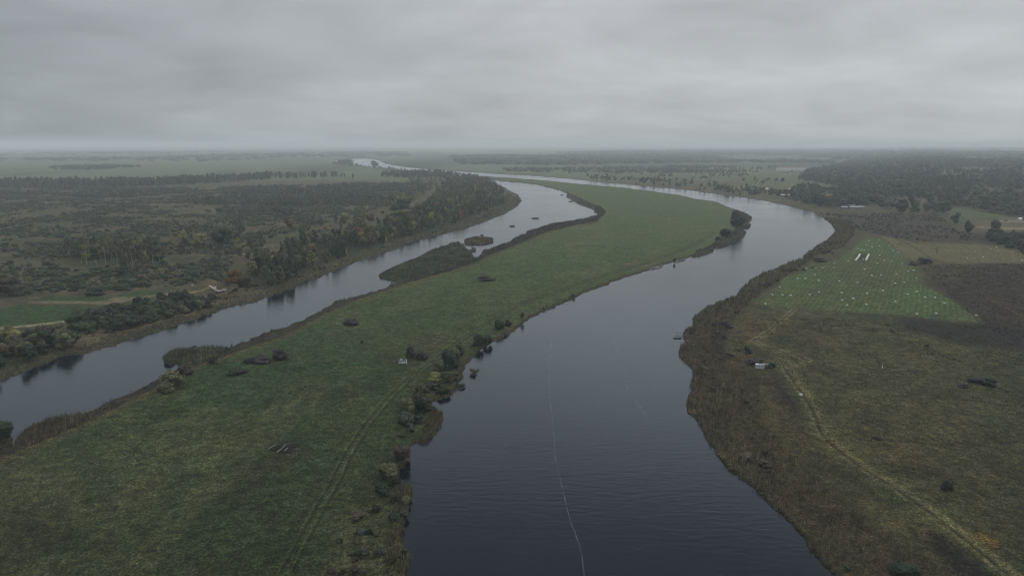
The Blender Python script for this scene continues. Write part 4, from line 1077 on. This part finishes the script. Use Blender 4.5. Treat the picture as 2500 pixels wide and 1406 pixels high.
# old timbers in the muddy pit
for i, (ax, ay, bx, by, r_, lab) in enumerate(((676,1112,690,1101,.16,'long grey timber in the middle of the muddy pit'),(690,1100,699,1091,.13,'thin grey timber at the top of the muddy pit'),(695,1107,703,1101,.15,'short grey timber right of the long one in the muddy pit'),(655,1104,672,1093,.10,'thin grey pole along the left rim of the muddy pit'),(700,1117,712,1118,.12,'pale timber lying below the muddy pit'),(722,1104,727,1102,.12,'stub of timber on the right rim of the muddy pit'))):
    A = ground_xy(ax, ay); B = ground_xy(bx, by); z = float(lookup(HT, ax, ay)) + .15
    mb = MB().tube([(0, 0, 0), ((B[0] - A[0]) * .5, (B[1] - A[1]) * .5, .08), (float(B[0] - A[0]), float(B[1] - A[1]), .02)], [r_, r_ * .9, r_ * .7])
    tag(mb.build('timber', M_LOG, None, (float(A[0]), float(A[1]), z)), lab, 'timber', 'old timbers in the muddy pit')
# boardwalk on the left bank
bw = root('boardwalk', 512, 706, 'pale zigzag boardwalk on the left bank at the end of the sandy path', 'boardwalk')
ox, oy, oz = bw.location
for a_, b_ in (((512,706),(534,721)),((534,721),(554,716))):
    A = ground_xy(*a_); B = ground_xy(*b_); L = math.hypot(B[0] - A[0], B[1] - A[1]); an = math.atan2(B[1] - A[1], B[0] - A[0])
    MB().box((float(A[0] + B[0]) / 2 - ox, float(A[1] + B[1]) / 2 - oy, 1.9), (L - .1, 1.0, .12), rz=an).build('deck', M_PALEWOOD, bw)
    for s_ in (-.5, .5):
        MB().box((float(A[0] + B[0]) / 2 - ox - math.sin(an) * s_, float(A[1] + B[1]) / 2 - oy + math.cos(an) * s_, 2.55), (L - .2, .07, .09), rz=an).build('rail', M_PALEWOOD, bw)
for q, lab in (((471,707),'small white sign board beside the sandy path'),((527,712),'white notice board on the boardwalk bend')):
    s_ = root('sign_board', *q, lab, 'sign'); MB().box((0, 0, 2.4), (1.1, .1, 1.0)).build('board', M_WHITE2, s_); MB().tube([(0, .1, -.2), (0, .1, 2.0)], [.07, .07]).build('post', M_WOOD, s_)

# houses and sheds
def house(px, py, w, d, h, rz, wall, roof, label, cat='house', gable=True, win=0, rh=None, trees_h=0, name='house', z0=0):
    o = root(name, px, py, label, cat, None, rz); o.location.z += z0
    MB().box((0, 0, h / 2 - .1), (w, d, h + .2)).build('wall', wall, o)
    rh = rh or d * .35
    if gable:
        m = MB(); e = .5
        m.V = [(-w/2-e,-d/2-e,h+.02),(w/2+e,-d/2-e,h+.02),(w/2+e,d/2+e,h+.02),(-w/2-e,d/2+e,h+.02),(-w/2-e,0,h+rh),(w/2+e,0,h+rh)]
        m.F = [(0,1,5,4),(2,3,4,5),(0,4,3),(1,2,5),(0,3,2,1)]
        m.build('roof', roof, o)
    else: MB().box((0, 0, h + .17), (w + .6, d + .6, .3)).build('roof', roof, o)
    for r_ in range(2 if h > 6 else 1):
        for i in range(win):
            MB().box((-w/2 + (i + .5) * w / win, -d/2 - .04, 1.6 + r_ * 3.1 + (0 if h < 9 else .6)), (w / win * .4, .12, 1.5)).build('window', M_DARK, o)
    return o
house(1931, 421, 105, 14, 13, math.radians(3), M_PLASTER, M_REDROOF, 'long pale building with many windows and a dull red roof at the forest edge', 'building', True, 14, 4, name='apartment_building', z0=3)
for t in [
 (1926, 481, 34, 7, 3.2, .06, M_ROOF2, M_WHITE, 'long low shed with a pale roof among the trees by the far bank', 14),
 (1933, 486, 7, 5, 2.8, .0, M_WHITE, M_WHITE2, 'small bright white shed just below the long low shed', 0),
 (1850, 465.5, 6, 5, 2.8, .1, M_WHITE, M_WHITE2, 'small white cabin among trees left of the long low shed', 0),
 (1872, 465, 5, 4, 2.8, 0, M_WHITE, M_WHITE2, 'tiny white cabin right behind the far bank trees', 0),
 (1925, 466, 5, 5, 3, 0, M_WHITE, M_WHITE2, 'white dot of a cabin above the long low shed', 0),
 (2088, 502.5, 11, 5, 2.6, .05, M_WHITE, M_WHITE, 'upper white roofed shed at the forest edge', 3),
 (2078, 505.5, 7, 4, 2.6, 0, M_WHITE, M_WHITE2, 'bright small shed between the two forest edge sheds', 0),
 (2090, 511, 22, 7, 2.8, .03, M_ROOF2, M_ROOF2, 'wide lower shed with a pale roof at the forest edge', 5),
 (2060, 511, 9, 6, 2.6, 0, M_ROOF2, M_ROOF2, 'grey shed left of the wide lower shed at the forest edge', 2),
 (1975, 478, 12, 5, 2.6, .1, M_WHITE, M_ROOF2, 'grey roofed greenhouse frame right of the long low shed', 3),
 (2416, 497, 6, 5, 3, 0, M_WHITE, M_WHITE2, 'tiny white cabin deep in the right forest', 0),
 (2489, 540, 3.2, 2.2, 2.4, 0, M_WHITE, M_WHITE2, 'white van-sized cabin on the pale road at the right edge', 0),
 ]:
    house(t[0], t[1], t[2], t[3], t[4], t[5], t[6], t[7], t[8], 'shed', True, t[9], 1.4, name='shed')
house(824, 397, 26, 14, 10, .2, mat_simple('warm_plaster', (.72, .52, .36), .8, .08), M_REDROOF, 'warm coloured house among trees by the river far upstream', 'house', True, 3, 5)
for i, (x, y, w_) in enumerate(((1366, 388, 40), (1372, 392, 34), (1391, 387, 22), (1345, 390, 16))):
    house(x, y, w_, 14, 7, .1 * i, M_PLASTER, M_PLASTER, ['upper left pale farm building in the hazy village', 'lowest pale farm building in the hazy village', 'rightmost pale farm building in the hazy village', 'leftmost small pale farm building in the hazy village'][i], 'building', True, 2, 3, name='farm_building')
for q in ((2455, 541.5),):
    c_ = root('parked_car', *q, 'dark car parked on the pale road at the right edge', 'car')
    MB().box((0, 0, .62), (4.3, 1.8, .65)).build('body', M_DARK, c_); MB().box((-.1, 0, 1.2), (2.4, 1.6, .55), taper=.8).build('cabin', M_DARK, c_)
    for sx in (-1, 1):
        for sy in (-1, 1): MB().tube([(sx * 1.35, sy * .78, .33), (sx * 1.35, sy * .96, .33)], [.33, .33], 12).build('wheel', M_ROOF, c_)

# bare snags
def snag(px, py, h, label, seed):
    r = random.Random(seed); o = root('dead_tree', px, py, label, 'dead tree')
    m = MB().tube([(0, 0, -.4), (r.uniform(-.2, .2), 0, h * .5), (r.uniform(-.3, .3), 0, h * .8)], [.16, .12, .05]); m.build('trunk', M_WOOD, o)
    for k in range(9):
        a = r.uniform(0, 6.28); z = h * r.uniform(.25, .75); l = h * r.uniform(.3, .55)
        MB().tube([(0, 0, z), (math.cos(a) * l * .5, math.sin(a) * l * .5, z + l * .35), (math.cos(a) * l * .8, math.sin(a) * l * .8, z + l * .8)], [.08, .06, .03], 5).build('branch', M_WOOD, o)
snag(1076, 604, 5.5, 'bare dead tree at the water edge of the reed spit', 1)
snag(2286, 622, 6.5, 'bare little tree on the ochre field', 2)
snag(1985, 1350 if False else 626, 3.0, 'bare twiggy bush on the river bend of the right bank', 3)
# water weed islets
for i, (k, lab) in enumerate(((2, 'dark round weed islet in the middle of the left channel'), (3, 'flat weed islet upstream in the left channel'), (4, 'small weed islet beside the reed islet'), (5, 'tiny weed islet close to the meadow shore upstream'), (6, 'tiniest weed islet far up the left channel'))):
    P = ISLETS[k]; cx_ = sum(p[0] for p in P) / len(P); cy_ = sum(p[1] for p in P) / len(P)
    x, y = ground_xy(cx_, cy_); wpx = max(p[0] for p in P) - min(p[0] for p in P); w_ = wpx * float(depth_at(cx_, cy_)) / F
    o = obj('weed_islet', HI['shrub'][i % 4]); o.location = (float(x), float(y), -.1); o.scale = (w_ * 1.1, w_ * 1.1, 1.5); o.color = (.035, .04, .028, 1)
    tag(o, lab, 'weed islet', 'weed islets in the left channel')
x, y = ground_xy(475, 846); o = obj('weed_islet', HI['shrub'][2]); o.location = (float(x), float(y), -.1); o.scale = (2.0, 1.0, .9); o.color = (.03, .035, .026, 1)
tag(o, 'dark driftwood tuft in the water above the small reed spit', 'weed islet', 'weed islets in the left channel')

# foam lines drifting on the river
def foam(name, pts, n, seed, label, dens, wide=.9):
    r = random.Random(seed); V = []; Fc = []
    for k in range(n):
        t = r.random() * (len(pts) - 1.001); i = int(t); f = t - i
        px = pts[i][0] + (pts[i+1][0] - pts[i][0]) * f + r.gauss(0, wide); py = pts[i][1] + (pts[i+1][1] - pts[i][1]) * f + r.gauss(0, 2)
        x, y = [float(v) for v in ground_xy(px, py)]
        if r.random() > .25 + 1.3 * float(fbm(np.array(py), np.array(0.0), 16, seed)) ** 2 * 1.6: continue
        s = r.uniform(.04, .085) * dens * (1 + .9 * max(0, (1150 - py) / 300)); b = len(V); m = 6
        V.append((x, y, .035))
        for j in range(m):
            a = 6.283 * j / m; q = s * r.uniform(.7, 1.3); V.append((x + math.cos(a) * q, y + math.sin(a) * q * .8, .006))
        for j in range(m): Fc.append((b, b + 1 + j, b + 1 + (j + 1) % m))
    tag(obj(name, mesh_np(name, V, Fc, None, [M_FOAM])), label, 'foam', kind='stuff')
foam('foam', [(1346,832),(1340,880),(1340,960),(1347,1010),(1352,1060),(1356,1120),(1368,1170),(1380,1220),(1392,1270),(1408,1310),(1420,1350),(1426,1404)][::-1], 1000, 1, 'thin broken line of foam drifting down the river', 1.0)
foam('foam', [(1500,832),(1510,865),(1524,905),(1534,950),(1555,985),(1578,1015)], 1100, 2, 'second fainter foam streak on the river', .55, 3.6)

# ------------------------------------------------------------------ haze
bpy.ops.mesh.primitive_cube_add(size=1)
hz = bpy.context.object; hz.name = 'haze'; hz.data.name = 'haze'
hz.dimensions = (130000, 64000, 142); hz.location = (0, 28500, 69)
m = bpy.data.materials.new('haze_air'); m.use_nodes = True; nt = m.node_tree; nt.nodes.clear()
out = nt.nodes.new('ShaderNodeOutputMaterial'); pv = nt.nodes.new('ShaderNodeVolumePrincipled')
pv.inputs['Color'].default_value = (.91, .955, .975, 1); pv.inputs['Density'].default_value = .000138; pv.inputs['Anisotropy'].default_value = .0
nt.links.new(pv.outputs[0], out.inputs['Volume'])
hz.data.materials.append(m)
tag(hz, 'thin grey autumn haze over the river plain', 'haze', kind='stuff')

# ------------------------------------------------------------------ overcast sky and soft sun
SUN_EL, SUN_AZ = math.radians(38), math.radians(40)     # sun behind the clouds, ahead and to the right
wd_ = bpy.data.worlds.new('World'); SC.world = wd_; wd_.use_nodes = True; nt = wd_.node_tree
bg = nt.nodes['Background']; bg.inputs['Strength'].default_value = .1
sky = nt.nodes.new('ShaderNodeTexSky'); sky.sky_type = 'NISHITA'; sky.sun_disc = False; sky.sun_elevation = SUN_EL; sky.sun_rotation = SUN_AZ
tc = nt.nodes.new('ShaderNodeTexCoord'); sep = nt.nodes.new('ShaderNodeSeparateXYZ'); nt.links.new(tc.outputs['Generated'], sep.inputs[0])
X, Y, Z = sep.outputs
zc = mathn(nt, 'ADD', mathn(nt, 'MAXIMUM', Z, 0.0), .20)
cx = mathn(nt, 'DIVIDE', X, zc); cy = mathn(nt, 'DIVIDE', Y, zc)
cmb = nt.nodes.new('ShaderNodeCombineXYZ'); nt.links.new(cx, cmb.inputs[0]); nt.links.new(cy, cmb.inputs[1])
mp = nt.nodes.new('ShaderNodeMapping'); mp.inputs['Rotation'].default_value = (0, 0, math.radians(-18)); mp.inputs['Scale'].default_value = (.85, .95, 1); nt.links.new(cmb.outputs[0], mp.inputs['Vector'])
na = noise(nt, mp.outputs[0], 1.7, 8, .54, .3); nb = noise(nt, mp.outputs[0], .33, 3, .5, .3)
cl = mathn(nt, 'ADD', mathn(nt, 'MULTIPLY', na, .55), mathn(nt, 'MULTIPLY', nb, .45))
bright = ramp(nt, cl, [(.36, (.82,) * 3), (.46, (.95,) * 3), (.54, (1.04,) * 3), (.63, (1.17,) * 3)])
# the deck is thicker to the left and thinner to the right
lr = mathn(nt, 'ADD', .5, mathn(nt, 'MULTIPLY', X, .75))
side = ramp(nt, lr, [(.02, (.66, .695, .72)), (.30, (.86, .885, .905)), (.52, (.98, .99, 1.0)), (.9, (1.05, 1.07, 1.085))])
up = ramp(nt, Z, [(0, (.95, .97, .98)), (.045, (1.0, 1.01, 1.02)), (.18, (1.08, 1.08, 1.09)), (.26, (1.42, 1.54, 1.62)), (.42, (1.48, 1.63, 1.76)), (.56, (.55, .57, .61)), (.75, (2.4, 2.42, 2.48)), (1, (3.4, 3.42, 3.5))])  # bands above the view invented to shape river reflections and brighten the haze
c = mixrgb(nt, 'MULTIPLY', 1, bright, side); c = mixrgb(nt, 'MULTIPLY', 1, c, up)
c = mixrgb(nt, 'MULTIPLY', 1, c, (4.55, 4.68, 4.78))
c = mixrgb(nt, 'MIX', .025, c, sky.outputs[0])
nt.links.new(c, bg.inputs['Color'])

sl = bpy.data.lights.new('sun', 'SUN'); sl.energy = .7; sl.angle = math.radians(15); sl.color = (1, .96, .9)
so = bpy.data.objects.new('sun', sl); COL.objects.link(so)
d = Vector((math.sin(SUN_AZ) * math.cos(SUN_EL), math.cos(SUN_AZ) * math.cos(SUN_EL), math.sin(SUN_EL)))
so.rotation_euler = (-d).to_track_quat('-Z', 'Y').to_euler(); so.location = d * 300

# ------------------------------------------------------------------ camera
cam = bpy.data.cameras.new('camera'); cam.sensor_width = 36; cam.lens = 36 * F / 2500; cam.clip_start = 1; cam.clip_end = 200000
co = bpy.data.objects.new('camera', cam); COL.objects.link(co); co.location = (0, 0, H); co.rotation_euler = (math.pi / 2 - TH, 0, 0)
SC.camera = co
SC.view_settings.view_transform = 'Standard'; SC.view_settings.look = 'None'; SC.view_settings.exposure = 0; SC.view_settings.gamma = 1
cy_ = SC.cycles
cy_.max_bounces = 4; cy_.diffuse_bounces = 2; cy_.glossy_bounces = 2; cy_.volume_bounces = 3; cy_.transparent_max_bounces = 4
cy_.use_denoising = True
cy_.pixel_filter_type = 'BLACKMAN_HARRIS'; cy_.filter_width = 1.1
